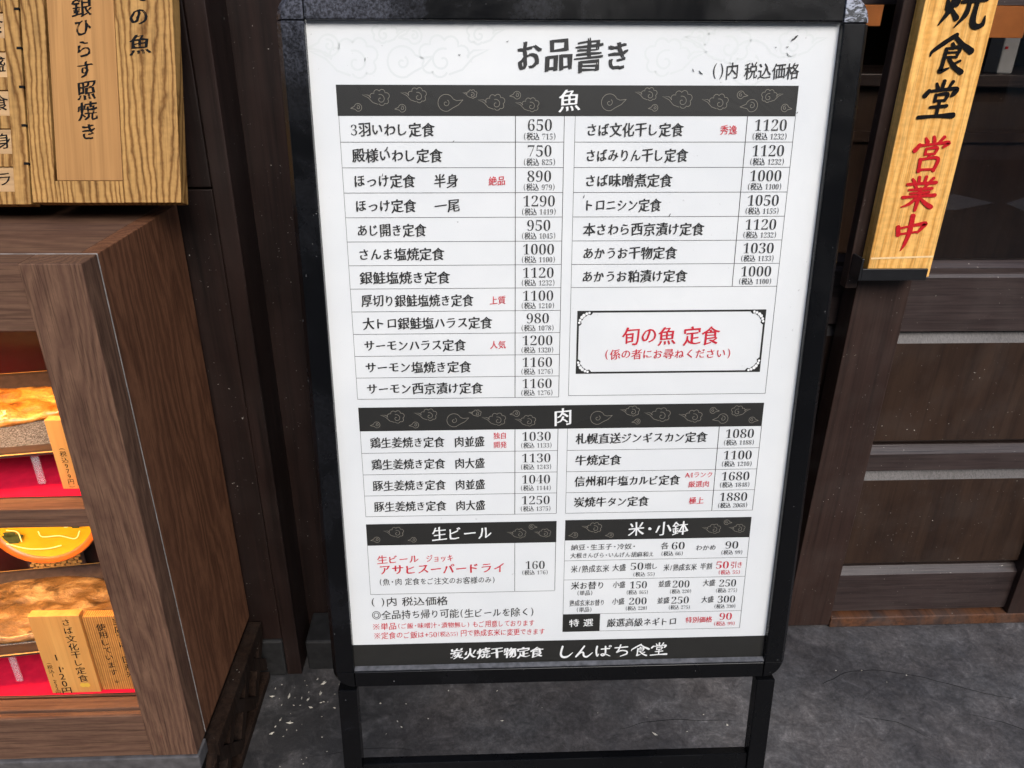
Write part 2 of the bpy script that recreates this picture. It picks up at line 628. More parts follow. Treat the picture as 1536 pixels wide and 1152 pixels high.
def put(mb, ch, x, y, size, M4, z, bold=0.012, sx=1.0, hand=0.095, thin=0.0, wobble=0.030, sans=False):
    """one glyph with its cell's lower left at x, y; HAND lifts strokes to the right like brushed script."""
    if ch in ' 　':
        return
    if ch == '◎':
        for r_ in (0.40, 0.24):
            mb.ribbon([(x + (0.5 + r_ * math.cos(a)) * size * sx, y + (0.37 + r_ * math.sin(a)) * size) for a in [math.pi * k / 12 for k in range(25)]], [0.028 * size] * 25, z, M4)
        return
    if ch == '※':
        for q, (a, b_) in enumerate((((.16, .03), (.84, .71)), ((.16, .71), (.84, .03)))):
            mb.ribbon([(x + t[0] * size * sx, y + t[1] * size) for t in (a, b_)], [0.03 * size] * 2, z + q * 0.00002, M4)
        for a, b_ in ((.5, .68), (.5, .06), (.17, .37), (.83, .37)):
            mb.ribbon([(x + (a - .03) * size * sx, y + b_ * size), (x + (a + .03) * size * sx, y + b_ * size)], [0.05 * size] * 2, z, M4)
        return
    serif = ch in SERIF and not sans
    src = SERIF[ch] if serif else ch
    vs, fs, bb = glyph(src, -0.017 if serif else thin)
    adv = advance(ch)
    if is_cjk(ch) or ch in '◎※':
        k = 0.90 if is_kana(ch) else 1.0
        cx, cy = (bb[0] + bb[1]) / 2, (bb[2] + bb[3]) / 2
        ox, oy, h = adv / 2, 0.38, hand
        if ch == 'ー' or ch in '、。っゃゅょッャュョ':
            cy = 0.38
        if ch in '、。っゃゅょッャュョ':
            cx = 0.5
        if ch in '。、':
            cx = 0.42
    elif ch in '（()）':
        k, cx, cy, ox, oy, h = 0.95, (bb[0] + bb[1]) / 2, (bb[2] + bb[3]) / 2, adv / 2, 0.36, 0
    elif ch == '・':
        k, cx, cy, ox, oy, h = 1.0, (bb[0] + bb[1]) / 2, (bb[2] + bb[3]) / 2, adv / 2, 0.36, 0
    else:
        k, cx, cy, ox, oy, h = 1.0, (bb[0] + bb[1]) / 2, 0.0, adv / 2, 0.0, 0
        if not serif:
            k = 1.0
    if ch in '◎※・（()）':
        bold = 0
    wob = wobble if is_cjk(ch) else 0
    shifts = ((-bold, -bold * 0.25), (bold, bold * 0.25)) if bold and not serif else ((0, 0),)
    if serif and bold > 0.02:
        shifts = ((0.0, 0), )
    for q, (dx, dy) in enumerate(shifts):
        out = []
        for (px, py) in vs:
            gx, gy = (px - cx) * k, (py - cy) * k
            gy += gx * h
            if wob:
                q_ = Vector((px * 7.3 + ord(ch) * 0.713, py * 7.3, 0.5))
                gx += wob * noise.noise(q_)
                gy += wob * noise.noise(q_ + Vector((31.7, 0, 0)))
            out.append((x + (ox + gx + dx) * size * sx, y + (oy + gy + dy) * size, z + q * 0.00002))
        mb.add(out, fs, M4)


def line_of_text(mb, s, x, yc, size, M4, z, width=None, align='L', **kw):
    """horizontal text; yc is the middle of the capitals; WIDTH fits the line by scaling it sideways."""
    tot = sum(advance(c) for c in s) * size
    sx = 1.0 if width is None else width / tot
    if align == 'C':
        x = x - tot * sx / 2
    elif align == 'R':
        x = x - tot * sx
    y = yc - 0.36 * size
    for c in s:
        put(mb, c, x, y, size, M4, z, sx=sx, **kw)
        x += advance(c) * size * sx


def column_of_text(mb, s, xc, ytop, size, M4, z, pitch=1.05, rot_digits=False, **kw):
    y = ytop
    for c in s:
        a = 0.55 if c in ',' else (0.85 if (c in SERIF) else 1.0)
        if c in '（）()':
            # brackets lie on their side in vertical writing
            vs, fs, bb = glyph(c)
            cx, cy = (bb[0] + bb[1]) / 2, (bb[2] + bb[3]) / 2
            mb.add([(xc + (py - cy) * size * 0.9, y - 0.25 * size - (px - cx) * size * 0.9, z) for px, py in vs], fs, M4)
            y -= 0.55 * size
            continue
        put(mb, c, xc - advance(c) * size / 2 + (0.28 * size if c in ',、。' else 0), y - (0.76 if c in SERIF else 0.86) * size, size, M4, z, **kw)
        y -= a * size * pitch
    return y


def spline(pts, sub=6):
    """Catmull-Rom through (x, y, w)."""
    P = [Vector(p) for p in pts]
    if len(P) == 2:
        return [P[0].lerp(P[1], t / sub) for t in range(sub + 1)]
    out = []
    for i in range(len(P) - 1):
        p0 = P[i - 1] if i else P[0] * 2 - P[1]
        p1, p2 = P[i], P[i + 1]
        p3 = P[i + 2] if i + 2 < len(P) else P[-1] * 2 - P[-2]
        for s in range(sub):
            t = s / sub
            out.append(0.5 * ((2 * p1) + (p2 - p0) * t + (2 * p0 - 5 * p1 + 4 * p2 - p3) * t * t + (3 * p1 - p0 - 3 * p2 + p3) * t ** 3))
    out.append(P[-1])
    return out


BRUSH = {
    '焼': [[(.13, .64, .03), (.17, .44, .06)], [(.42, .72, .025), (.33, .52, .05)], [(.27, .92, .045), (.25, .5, .06), (.04, .10, .015)],
          [(.26, .42, .03), (.40, .24, .06)], [(.48, .80, .035), (.95, .86, .045)], [(.70, .99, .04), (.68, .68, .035)],
          [(.56, .9, .03), (.55, .64, .03)], [(.85, .93, .03), (.83, .66, .03)], [(.45, .58, .035), (.98, .65, .05)],
          [(.62, .58, .04), (.58, .32, .045), (.40, .06, .012)], [(.78, .6, .045), (.77, .2, .055), (.86, .08, .055), (1.0, .12, .045), (1.02, .30, .01)]],
    '食': [[(.56, .95, .045), (.30, .76, .05), (.05, .55, .035), (.02, .44, .015)], [(.50, .93, .04), (.72, .74, .05), (1.0, .56, .07)],
          [(.50, .74, .035), (.56, .64, .045)], [(.38, .62, .025), (.70, .65, .04), (.66, .42, .03)], [(.38, .62, .04), (.36, .20, .045), (.34, .08, .05), (.54, .16, .02)],
          [(.40, .53, .022), (.64, .54, .022)], [(.40, .42, .025), (.66, .43, .025)], [(.50, .38, .035), (.66, .20, .05), (.88, .06, .055)], [(.78, .34, .03), (.62, .25, .025)]],
    '堂': [[(.52, 1.0, .045), (.50, .82, .05)], [(.32, .93, .03), (.38, .80, .05)], [(.76, .98, .045), (.68, .82, .03)],
          [(.16, .74, .05), (.06, .60, .065)], [(.16, .72, .035), (.55, .77, .04), (.90, .80, .05), (.86, .68, .065), (.80, .60, .03)],
          [(.37, .64, .04), (.37, .46, .04)], [(.36, .63, .03), (.68, .66, .045), (.64, .48, .04)], [(.38, .48, .03), (.66, .50, .03)],
          [(.28, .31, .035), (.74, .35, .045)], [(.51, .46, .04), (.50, .10, .045)], [(.00, .04, .045), (.5, .08, .04), (.98, .10, .075)]],
    '営': [[(.28, .95, .03), (.36, .83, .05)], [(.50, .99, .035), (.54, .86, .05)], [(.80, .98, .045), (.66, .82, .025)],
          [(.16, .76, .05), (.04, .60, .06)], [(.14, .74, .035), (.55, .79, .035), (.95, .83, .05), (.82, .70, .03)],
          [(.36, .66, .035), (.36, .5, .035)], [(.36, .66, .03), (.66, .69, .04), (.62, .52, .035)], [(.36, .51, .028), (.64, .53, .028)],
          [(.52, .52, .03), (.44, .40, .02)], [(.26, .38, .045), (.28, .04, .045)], [(.26, .37, .03), (.74, .41, .045), (.70, .06, .045)], [(.28, .09, .03), (.72, .11, .03)]],
    '業': [[(.40, .99, .04), (.42, .80, .04)], [(.60, 1.0, .04), (.58, .80, .04)], [(.22, .93, .03), (.30, .83, .045)], [(.82, .96, .04), (.70, .83, .025)],
          [(.10, .77, .035), (.92, .83, .045)], [(.33, .74, .03), (.39, .66, .04)], [(.68, .77, .04), (.6, .67, .025)], [(.18, .61, .03), (.84, .66, .04)],
          [(.24, .51, .03), (.78, .55, .035)], [(.04, .39, .04), (.5, .43, .035), (.97, .46, .05)], [(.51, .66, .04), (.5, .30, .05), (.48, .0, .04)],
          [(.46, .38, .04), (.28, .2, .04), (.06, .10, .012)], [(.54, .38, .03), (.76, .2, .055), (.94, .10, .06)]],
    '中': [[(.12, .68, .06), (.18, .42, .065)], [(.14, .62, .03), (.5, .70, .035), (.92, .78, .06), (.90, .70, .06), (.76, .50, .03)], [(.20, .45, .03), (.78, .53, .03)],
          [(.50, 1.02, .07), (.51, .55, .07), (.44, .16, .05), (.36, -.06, .01)]],
    'し': [[(.32, .98, .07), (.22, .35, .07), (.34, .06, .085), (.64, .08, .07), (.96, .42, .02)]],
    'ん': [[(.52, .97, .05), (.30, .5, .06), (.06, .04, .06)], [(.10, .08, .04), (.32, .40, .05), (.46, .40, .055), (.50, .12, .06), (.68, .03, .06), (.98, .38, .02)]],
    'ぱ': [[(.14, .92, .06), (.10, .5, .06), (.16, .06, .05), (.25, .26, .015)], [(.38, .66, .045), (.86, .71, .05)],
          [(.62, .90, .05), (.62, .28, .06), (.46, .08, .05), (.38, .2, .04), (.58, .24, .04), (.90, .04, .03)],
          [(.88, .98, .025), (.96, .92, .025), (.90, .84, .025), (.82, .90, .025), (.88, .98, .025)]],
    'ち': [[(.08, .74, .045), (.88, .81, .05)], [(.44, 1.0, .05), (.30, .5, .06), (.20, .34, .05), (.50, .50, .045), (.82, .42, .055), (.82, .2, .06), (.44, .0, .03)]],
}


def brush(mb, ch, x, y, w, h, M4, z, fat=1.0):
    for i, st in enumerate(BRUSH[ch]):
        pts = spline(st, 6)
        jit = [0.93 + 0.14 * noise.noise(Vector((i * 3.1 + k * 0.35, ord(ch) * 0.37, 0))) for k in range(len(pts))]
        mb.ribbon([(x + p.x * w, y + p.y * h) for p in pts], [max(0.004, p.z) * w * fat * j for p, j in zip(pts, jit)], z + i * 0.00004, M4)


# ------------------------------------------------------------------ ground, road, street
def ground_sheet(name, x0, x1, y0, y1, z, mat, label, cat):
    mb = MB().add([(x0, y0, z), (x1, y0, z), (x1, y1, z), (x0, y1, z)], [(0, 1, 2, 3)])
    return tag(mb.build(name, mat), label, cat, kind='structure')


ground_sheet("ground", -120, 120, -120, 60, -0.16, M['paving'], "wide paved ground round the street", "ground")
ground_sheet("road", -60, 60, -5.3, -1.15, -0.08, M['asphalt'], "grey asphalt road in front of the shop", "road")
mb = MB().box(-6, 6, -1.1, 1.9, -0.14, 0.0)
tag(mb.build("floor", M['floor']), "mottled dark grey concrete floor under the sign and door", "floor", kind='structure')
mb = MB()
zr = -0.076
mb.add([(2.4, -3.0, zr), (2.6, -3.6, zr), (3.84, -3.57, zr), (3.97, -3.24, zr), (3.52, -2.99, zr)], [(0, 1, 2, 3, 4)])
mb.add([(4.05, -3.22, zr), (4.35, -3.45, zr), (6.4, -3.5, zr), (6.4, -2.75, zr), (4.0, -2.8, zr)], [(0, 1, 2, 3, 4)])
tag(mb.build("road_arrow", M['white_line']), "white arrow painted on the road", "road marking", kind='structure')

fac = thing("street_building", (0, -8.5, 0), "pale rendered building across the street with dark windows", "building")
MB().box(-30, 30, -11, -8.5, -0.16, 5.2).build("wall", M['plaster'], fac)
for i in range(-8, 9):
    for zf in (0.2, 3.2):
        h = 2.2 if zf < 1 else 1.5
        MB().box(i * 3.2 - 0.9, i * 3.2 + 0.9, -8.52, -8.44, zf, zf + h).build("window", M['dark_glass'], fac)

# ------------------------------------------------------------------ menu stand (A-board)
BO = Vector((-0.178135, 0.895680, 1.148615))
BU = Vector((0.999955, -0.007749, 0.005410))
BV = Vector((0.004402, -0.124652, -0.992191))
BN = Vector((0.008363, 0.992170, -0.124612))   # into the board, away from the viewer


def board_matrix(depth=0.0):
    """local x = right, y = up (negative v), z = towards the viewer; millimetre-free metres."""
    o = BO + BN * depth
    return Matrix(((BU.x, -BV.x, -BN.x, o.x), (BU.y, -BV.y, -BN.y, o.y), (BU.z, -BV.z, -BN.z, o.z), (0, 0, 0, 1)))


BM = board_matrix()
W_, H_ = 0.574, 0.820
stand = thing("menu_stand", (0.11, 0.95, 0.0), "black framed A-board menu stand with a large white printed menu", "menu stand")


def fb(name, pts, a0, a1, along, bev=0.0008, mat='frame'):
    """frame bar: profile pts (across, towards viewer) extruded along the board's x or y."""
    mb = MB()
    n = len(pts)
    def P(p, a):
        return (p[0], a, p[1]) if along == 'Y' else (a, p[0], p[1])
    vs = [P(p, a0) for p in pts] + [P(p, a1) for p in pts]
    fs = [list(range(n)), list(range(2 * n - 1, n - 1, -1))] + [(i, i + n, (i + 1) % n + n, (i + 1) % n) for i in range(n)]
    mb.add(vs, fs, BM)
    return mb.build(name, M[mat], stand, bevel=bev)


def prof(inner, sign, outer=0.030):
    """bar section: inner lip, flat face, sloped outer edge."""
    s = sign
    return [(inner, -0.020), (inner, -0.0015), (inner + s * 0.0012, 0.0), (inner + s * (outer - 0.0065), 0.0), (inner + s * outer, -0.0075), (inner + s * outer, -0.020)]


GAP = 0.0012
fb("frame_bar", prof(0.0, -1), -H_, 0.0 - GAP, 'Y')
fb("frame_bar", prof(W_, 1), -H_, 0.0 - GAP, 'Y')
fb("frame_bar", prof(0.0, 1), 0.0 + GAP, W_ - GAP, 'X')
fb("frame_bar", prof(-H_, -1), 0.0 + GAP, W_ - GAP, 'X')
for cx, cy, sx_, sy_ in ((0, 0, -1, 1), (W_, 0, 1, 1), (0, -H_, -1, -1), (W_, -H_, 1, -1)):
    mb = MB()
    rings = [(0.0295, -0.020), (0.0295, -0.0070), (0.0235, 0.0004)]
    n = 14
    vs = []
    for rr, zz in rings:
        vs.append((cx, cy, zz))
        for k in range(n + 1):
            a = math.pi / 2 * k / n
            vs.append((cx + sx_ * rr * math.cos(a), cy + sy_ * rr * math.sin(a), zz))
    fs = []
    st = n + 2
    for r_ in range(len(rings) - 1):
        for k in range(n + 1):
            a, b_ = r_ * st + k, r_ * st + k + 1
            fs.append((a, b_, b_ + st, a + st))
        fs.append((r_ * st + n + 1, r_ * st, r_ * st + st, r_ * st + st + n + 1))
    top = (len(rings) - 1) * st
    fs.append(list(range(top, top + st)))
    fs.append(list(range(st - 1, -1, -1)))
    mb.add(vs, fs, BM)
    mb.build("corner_cap", M['scuffed_cap' if (sx_, sy_) == (1, 1) else 'frame'], stand, bevel=0.0006)
# grey dusty lip at the foot of the poster, inside the bottom bar
MB().add([(0.0005, -H_ + 0.0002, -0.0095), (W_ - 0.0005, -H_ + 0.0002, -0.0095), (W_ - 0.0005, -H_ + 0.0040, -0.0080), (0.0005, -H_ + 0.0040, -0.0080),
          (0.0005, -H_ + 0.0002, -0.0020), (W_ - 0.0005, -H_ + 0.0002, -0.0020), (W_ - 0.0005, -H_ + 0.0012, -0.0020), (0.0005, -H_ + 0.0012, -0.0020)],
         [(0, 1, 2, 3), (3, 2, 6, 7), (4, 5, 1, 0), (7, 6, 5, 4)], BM).build("inner_lip", M['lip_dust'], stand)

PZ = -0.010
post_mb = MB().box(-0.008, W_ + 0.008, -H_ - 0.008, 0.008, PZ - 0.003, PZ, BM)
poster = post_mb.build("menu_poster", M['poster'], stand)
MB().add([(-0.006, -H_ - 0.006, PZ + 0.0030), (W_ + 0.006, -H_ - 0.006, PZ + 0.0030), (W_ + 0.006, 0.006, PZ + 0.0030), (-0.006, 0.006, PZ + 0.0030)],
         [(0, 1, 2, 3)], BM).build("cover_sheet", M['cover'], stand)
MB().box(-0.012, W_ + 0.012, -H_ - 0.012, 0.012, -0.018, -0.0135, BM).build("back_sheet", M['black_metal'], stand)

blk, red, wht, rules, bands, clouds, faint = MB(), MB(), MB(), MB(), MB(), MB(), MB()
INKS = ((blk, 'print_ink'), (red, 'red_ink'), (wht, 'white_ink'), (rules, 'print_ink'), (bands, 'band'), (clouds, 'cloud'), (faint, 'faint'))


def flush(name):
    """print one section of the sheet: all its inks in one mesh of the poster."""
    all_ = MB()
    idx, mats = [], []
    for mb_, mn in INKS:
        if not mb_.f:
            continue
        if mn not in mats:
            mats.append(mn)
        k = len(all_.v)
        all_.v += mb_.v
        all_.f += [[k + i for i in f] for f in mb_.f]
        idx += [mats.index(mn)] * len(mb_.f)
        mb_.v, mb_.f = [], []
    o = all_.build(name, M[mats[0]], poster)
    for mn in mats[1:]:
        o.data.materials.append(M[mn])
    o.data.polygons.foreach_set("material_index", idx)
    o.data.update()
    return o


mm = 0.001
Z1, Z2, Z3, Z4 = PZ + 0.00025, PZ + 0.0005, PZ + 0.00075, PZ + 0.0010


def rect(mb, u0, u1, v0, v1, z):
    mb.add([(u0 * mm, -v1 * mm, z), (u1 * mm, -v1 * mm, z), (u1 * mm, -v0 * mm, z), (u0 * mm, -v0 * mm, z)], [(0, 1, 2, 3)], BM)


def hline(u0, u1, v, t=0.55):
    rect(rules, u0, u1, v - t / 2, v + t / 2, Z1)


def vline(u, v0, v1, t=0.55):
    rect(rules, u - t / 2, u + t / 2, v0, v1, Z1 + 0.00004)


def tx(mb, s, u, v, size, width=None, align='L', z=Z3, **kw):
    if size < 12.5 and kw.get('bold', 0) < 0.028:
        kw['bold'] = kw.get('bold', 0.012) * 0.55
        kw.setdefault('wobble', 0.012)
    line_of_text(mb, s, u * mm, -v * mm, size * mm, BM, z, None if width is None else width * mm, align, **kw)


# --- heading
tx(blk, "お品書き", 222, 33.5, 36, 127, bold=0.030, hand=0.10, wobble=0.05)
tx(blk, "()内 税込価格", 437, 48.3, 18, 98, bold=0.012)


# --- clouds
def arc_pts(cx, cy, r, a0, a1, n=10, k=1.0):
    return [(cx + r * math.cos(math.radians(a0 + (a1 - a0) * i / n)), cy + k * r * math.sin(math.radians(a0 + (a1 - a0) * i / n))) for i in range(n + 1)]


def spiral(cx, cy, r0, r1, a0, a1, n=26):
    out = []
    for i in range(n + 1):
        t = i / n
        a = math.radians(a0 + (a1 - a0) * t)
        r = r0 + (r1 - r0) * t
        out.append((cx + r * math.cos(a), cy + r * math.sin(a)))
    return out


def cloud_lines(kind):
    if kind == 'swirl':      # a round curl with a tail to the right
        a = spiral(0, -0.02, 0.05, 0.20, 60, 420, 22) + [(0.10, 0.12)]
        b = arc_pts(0, 0, 0.46, -70, -270, 14) + arc_pts(0.02, 0.02, 0.44, 90, 25, 6) + [(0.62, 0.12), (0.98, 0.16)]
        c = [(0.15, -0.42), (0.38, -0.28), (0.70, -0.12), (0.98, 0.16)]
        return [a, b, c]
    if kind == 'small':      # little curl, tail to the left
        a = spiral(0.1, 0, 0.06, 0.26, 90, 470, 20)
        b = arc_pts(0.1, 0, 0.45, 140, -110, 14) + [(-0.25, -0.22), (-0.80, -0.10)]
        c = arc_pts(0.1, 0, 0.45, 140, 165, 3) + [(-0.45, 0.06), (-0.80, -0.10)]
        return [a, b, c]
    # puff: scalloped crown over a curl, tail to the left
    out = []
    a = spiral(0.10, -0.06, 0.05, 0.27, 80, 470, 22)
    out.append(a)
    crown = []
    for (cx, cy, r, a0, a1) in ((-0.34, 0.10, 0.16, 215, 60), (-0.10, 0.28, 0.17, 165, 30), (0.20, 0.30, 0.17, 150, -5), (0.44, 0.12, 0.17, 95, -60), (0.40, -0.16, 0.15, 40, -120)):
        crown += arc_pts(cx, cy, r, a0, a1, 6)
    crown += arc_pts(0.16, -0.22, 0.18, -20, -150, 6)
    out.append(crown)
    out.append([(-0.05, -0.34), (-0.35, -0.24), (-0.60, 0.02), (-0.95, 0.18), (-0.60, 0.16), (-0.46, 0.04)])
    return out


def cloud(mb, kind, u, v, s, flip=1, lw=0.56, z=Z2):
    for k, ln in enumerate(cloud_lines(kind)):
        pts = [((u + flip * p[0] * s) * mm, (-v + p[1] * s) * mm) for p in ln]
        mb.ribbon(pts, [lw * mm * 0.5] * len(pts), z + k * 0.00003, BM, cap=2)


CL = [('small', 49, 9, 8, 1), ('puff', 73, -3, 17, 1), ('small', 97, 10, 8, 1), ('puff', 114, -6, 16, 1), ('swirl', 146, 3, 17, 1), ('puff', 174, -8, 9, 1),
      ('puff', 199, 3, 17, 1), ('small', 223, -7, 8, 1), ('puff', 238, 6, 15, 1)]
CR = [('swirl', 326, 2, 17, 1), ('puff', 369, -8, 14, 1), ('small', 376, 9, 7, 1), ('puff', 405, -1, 19, 1), ('puff', 447, 2, 17, 1), ('small', 473, -8, 8, -1),
      ('small', 484, 6, 13, 1), ('puff', 505, -6, 14, -1), ('small', 524, 9, 8, -1)]


# --- faint clouds at the head of the sheet
for k, u, v, s, f in (('puff', 46, 38, 46, 1), ('swirl', 100, 40, 34, 1), ('puff', 148, 36, 48, -1), ('small', 20, 24, 24, 1), ('puff', 84, 12, 24, -1), ('small', 112, 14, 18, 1), ('puff', 186, 12, 26, -1),
                      ('puff', 390, 36, 44, -1), ('puff', 450, 22, 46, 1), ('swirl', 480, 40, 50, 1), ('puff', 530, 20, 34, -1), ('small', 420, 14, 22, 1)):
    cloud(faint, k, u, v, s, f, lw=2.2, z=PZ + 0.00004)

# ink smudges on the sheet
for q, (u, v, l, a) in enumerate(((522, 18, 9, 40), (517, 24, 3, 10), (519, 30, 3, -50), (423, 48, 6, -40), (416, 46, 4, -60), (76, 133, 7, 50), (60, 40, 4, 80), (160, 33, 3, 0), (212, 20, 3, 20), (72, 160, 4, 70), (400, 205, 4, 60), (505, 24, 2, 0), (536, 92, 3, 30), (300, 184, 4, 70), (155, 210, 2, 0), (152, 123, 3, 45))):
    ca, sa = math.cos(R(a)), math.sin(R(a))
    pts = [((u + t * l * ca) * mm, (-v + t * l * sa + 0.5 * math.sin(t * 9)) * mm) for t in [i / (4 + q % 7) for i in range(5 + q % 7)]]
    blk.ribbon(pts, [l * 0.11 * mm * max(0.2, math.sin(math.pi * (i + 0.3) / len(pts))) * (0.8 + 0.4 * (i % 2)) for i in range(len(pts))], Z4, BM)
flush("heading_print")


def band(u0, u1, v0, v1, text, size, width=None, tu=None, pattern='full', bold=0.016):
    rect(bands, u0, u1, v0, v1, Z1)
    vc = (v0 + v1) / 2
    tx(wht, text, tu or (u0 + u1) / 2, vc, size, width, 'C', bold=bold)
    if pattern == 'full':
        for k, u, dv, s, f in CL + CR:
            cloud(clouds, k, u, vc + dv * 0.8, s * 1.12, f)
    else:
        a, b = u0, u1
        for k, du, dv, s, f in (('small', 12, 7, 9, 1), ('puff', 38, -3, 17, 1), ('small', 60, 8, 8, 1)):
            cloud(clouds, k, a + du, vc + dv, s, f)
        for k, du, dv, s, f in (('puff', 50, 2, 16, 1), ('small', 32, -8, 8, -1), ('puff', 16, 2, 14, 1)):
            cloud(clouds, k, b - du, vc + dv, s, f)


TAX = "税込"


def price(u0, u1, v0, v1, p, t, mb=None, fr=(0.335, 0.78)):
    mb = mb or blk
    c = (u0 + u1) / 2
    h = v1 - v0
    tx(mb, p, c, v0 + fr[0] * h, 17.4, 9.5 * len(p), 'C', bold=0.03)
    tx(mb, "(" + TAX + " " + t + ")", c, v0 + fr[1] * h, 8.8, 26.5 + 3.5 * len(t), 'C', bold=0.024, hand=0.03)


LA, LB, LC = 28.3, 222.3, 276.6
RA, RB, RC = 288.7, 482.0, 536.3
band(LA - 1, RC, 63, 95, "魚", 25)
V0, RH = 95.0, 27.46
left_rows = [("3羽いわし定食", 93, "", "650", "715"), ("殿様いわし定食", 101, "", "750", "825"), ("ほっけ定食", 69.5, "絶品", "890", "979"), ("ほっけ定食", 69.5, "", "1290", "1419"),
             ("あじ開き定食", 80, "", "950", "1045"), ("さんま塩焼定食", 100, "", "1000", "1100"), ("銀鮭塩焼き定食", 106, "", "1120", "1232"),
             ("厚切り銀鮭塩焼き定食", 133, "上質", "1100", "1210"), ("大トロ銀鮭塩ハラス定食", 155, "", "980", "1078"), ("サーモンハラス定食", 123, "人気", "1200", "1320"),
             ("サーモン塩焼き定食", 129, "", "1160", "1276"), ("サーモン西京漬け定食", 143, "", "1160", "1276")]
for i, (nm, w, rd, p, t) in enumerate(left_rows):
    v0 = V0 + i * RH
    vc = v0 + RH * 0.53
    tx(blk, nm, 40, vc, 15.8, w, bold=0.026)
    if i == 2:
        tx(blk, "半身", 130, vc, 15.8, 28, bold=0.026)
    if i == 3:
        tx(blk, "一尾", 130, vc, 15.8, 29, bold=0.026)
    if rd:
        tx(red, rd, 191.8, vc, 10.8, 19.5, bold=0.024)
    price(LB, LC, v0, v0 + RH, p, t)
    hline(LA, LC, v0 + RH)
vline(LA, V0, V0 + 12 * RH, 0.4)
vline(LB, V0, V0 + 12 * RH, 0.75)
vline(LC, V0, V0 + 12 * RH, 0.6)
right_rows = [("さば文化干し定食", 110, "秀逸", "1120", "1232"), ("さばみりん干し定食", 117, "", "1120", "1232"), ("さば味噌煮定食", 101, "", "1000", "1100"), ("トロニシン定食", 90, "", "1050", "1155"),
              ("本さわら西京漬け定食", 142, "", "1120", "1232"), ("あかうお干物定食", 112, "", "1030", "1133"), ("あかうお粕漬け定食", 126, "", "1000", "1100")]
for i, (nm, w, rd, p, t) in enumerate(right_rows):
    v0 = V0 + i * RH
    tx(blk, nm, 301, v0 + RH * 0.53, 15.8, w, bold=0.026)
    if rd:
        tx(red, rd, 452, v0 + RH * 0.53, 10.8, 19.5, bold=0.024)
    price(RB, RC, v0, v0 + RH, p, t)
    hline(RA, RC, v0 + RH)
vline(RA, V0, 423, 0.4)
vline(RB, V0, V0 + 7 * RH, 0.75)
vline(RC, V0, 423, 0.5)
hline(RA, RC, 423)

flush("fish_list_print")
# --- boxed notice with fancy corners
bx0, bx1, by0, by1 = 297, 526.6, 315.5, 394.7
for r_ in ((bx0, bx1, by0, by0 + 2.4), (bx0, bx1, by1 - 2.4, by1), (bx0, bx0 + 2.4, by0 + 2.4, by1 - 2.4), (bx1 - 2.4, bx1, by0 + 2.4, by1 - 2.4)):
    rect(bands, *r_, Z1)
for sx_, sy_, cx, cy in ((1, 1, bx0, by0), (-1, 1, bx1, by0), (1, -1, bx0, by1), (-1, -1, bx1, by1)):
    pts = [(0, 0), (19, 0), (18.6, 3.2), (16.5, 5.4), (13.2, 4.6), (11.5, 6.4), (8.5, 8.2), (6.6, 11.2), (4.8, 13), (5.6, 16.2), (3.4, 18.3), (0, 19)]
    vs = [((cx + sx_ * a) * mm, -(cy + sy_ * b) * mm, Z1 + 0.00003) for a, b in pts]
    bands.add(vs, [list(range(len(vs)))], BM)
    for a, b, r_ in ((14.6, 2.6, 1.5), (11.4, 3.6, 1.7), (8.0, 5.6, 2.0), (5.6, 8.0, 2.0), (3.6, 11.4, 1.7), (2.6, 14.6, 1.5)):
        pp = arc_pts((cx + sx_ * a) * mm, -(cy + sy_ * b) * mm, r_ * mm, 0, 330, 11)
        wht.add([(x_, y_, Z2) for x_, y_ in pp], [list(range(12))], BM)
tx(red, "旬の魚 定食", 412, 347.7, 25, 121, 'C', bold=0.016)
tx(red, "(係の者にお尋ねください)", 410, 370.5, 14, 158, 'C', bold=0.010)

flush("notice_print")
# --- meat
band(LA, RC, 435.5, 467, "肉", 25)
V1, RH1 = 467, 29.75
for i, (nm, rd, p, t) in enumerate([("肉並盛", "独自", "1030", "1133"), ("肉大盛", "", "1130", "1243"), ("肉並盛", "", "1040", "1144"), ("肉大盛", "", "1250", "1375")]):
    v0 = V1 + i * RH1
    vc = v0 + RH1 * 0.53
    tx(blk, ("鶏" if i < 2 else "豚") + "生姜焼き定食", 40.2, vc, 15.4, 93.6, bold=0.026)
    tx(blk, nm, 145.5, vc, 15.4, 38.5, bold=0.026)
    if rd:
        tx(red, "独自", 195, v0 + 8.2, 9.6, 17, bold=0.022)
        tx(red, "開発", 195, v0 + 20.8, 9.6, 17, bold=0.022)
    price(LB, LC, v0, v0 + RH1, p, t, fr=(0.32, 0.74))
    hline(LA + 0.4, LC, v0 + RH1)
vline(LA + 0.6, V1, V1 + 4 * RH1, 0.4)
vline(LB, V1, V1 + 4 * RH1, 0.75)
vline(LC, V1, V1 + 4 * RH1, 0.6)
for i, (nm, w, p, t) in enumerate([("札幌直送ジンギスカン定食", 169, "1080", "1188"), ("牛焼定食", 60, "1100", "1210"), ("信州和牛塩カルビ定食", 138, "1680", "1848"), ("炭焼牛タン定食", 99, "1880", "2068")]):
    v0 = V1 + i * RH1
    tx(blk, nm, 299, v0 + RH1 * 0.47, 15.4, w, bold=0.026)
    price(RB, RC, v0, v0 + RH1, p, t, fr=(0.32, 0.74))
    hline(RA, RC, v0 + RH1)
tx(red, "A4ランク", 443.4, 533.6, 9.6, 36, bold=0.012)
tx(red, "厳選肉", 447.8, 546.9, 9.6, 28, bold=0.010)
tx(red, "極上", 450.4, 570.5, 10.8, 20, bold=0.026)
vline(RA, V1, V1 + 4 * RH1, 0.4)
vline(RB, V1, V1 + 4 * RH1, 0.75)
vline(RC, V1, V1 + 4 * RH1, 0.6)

flush("meat_list_print")
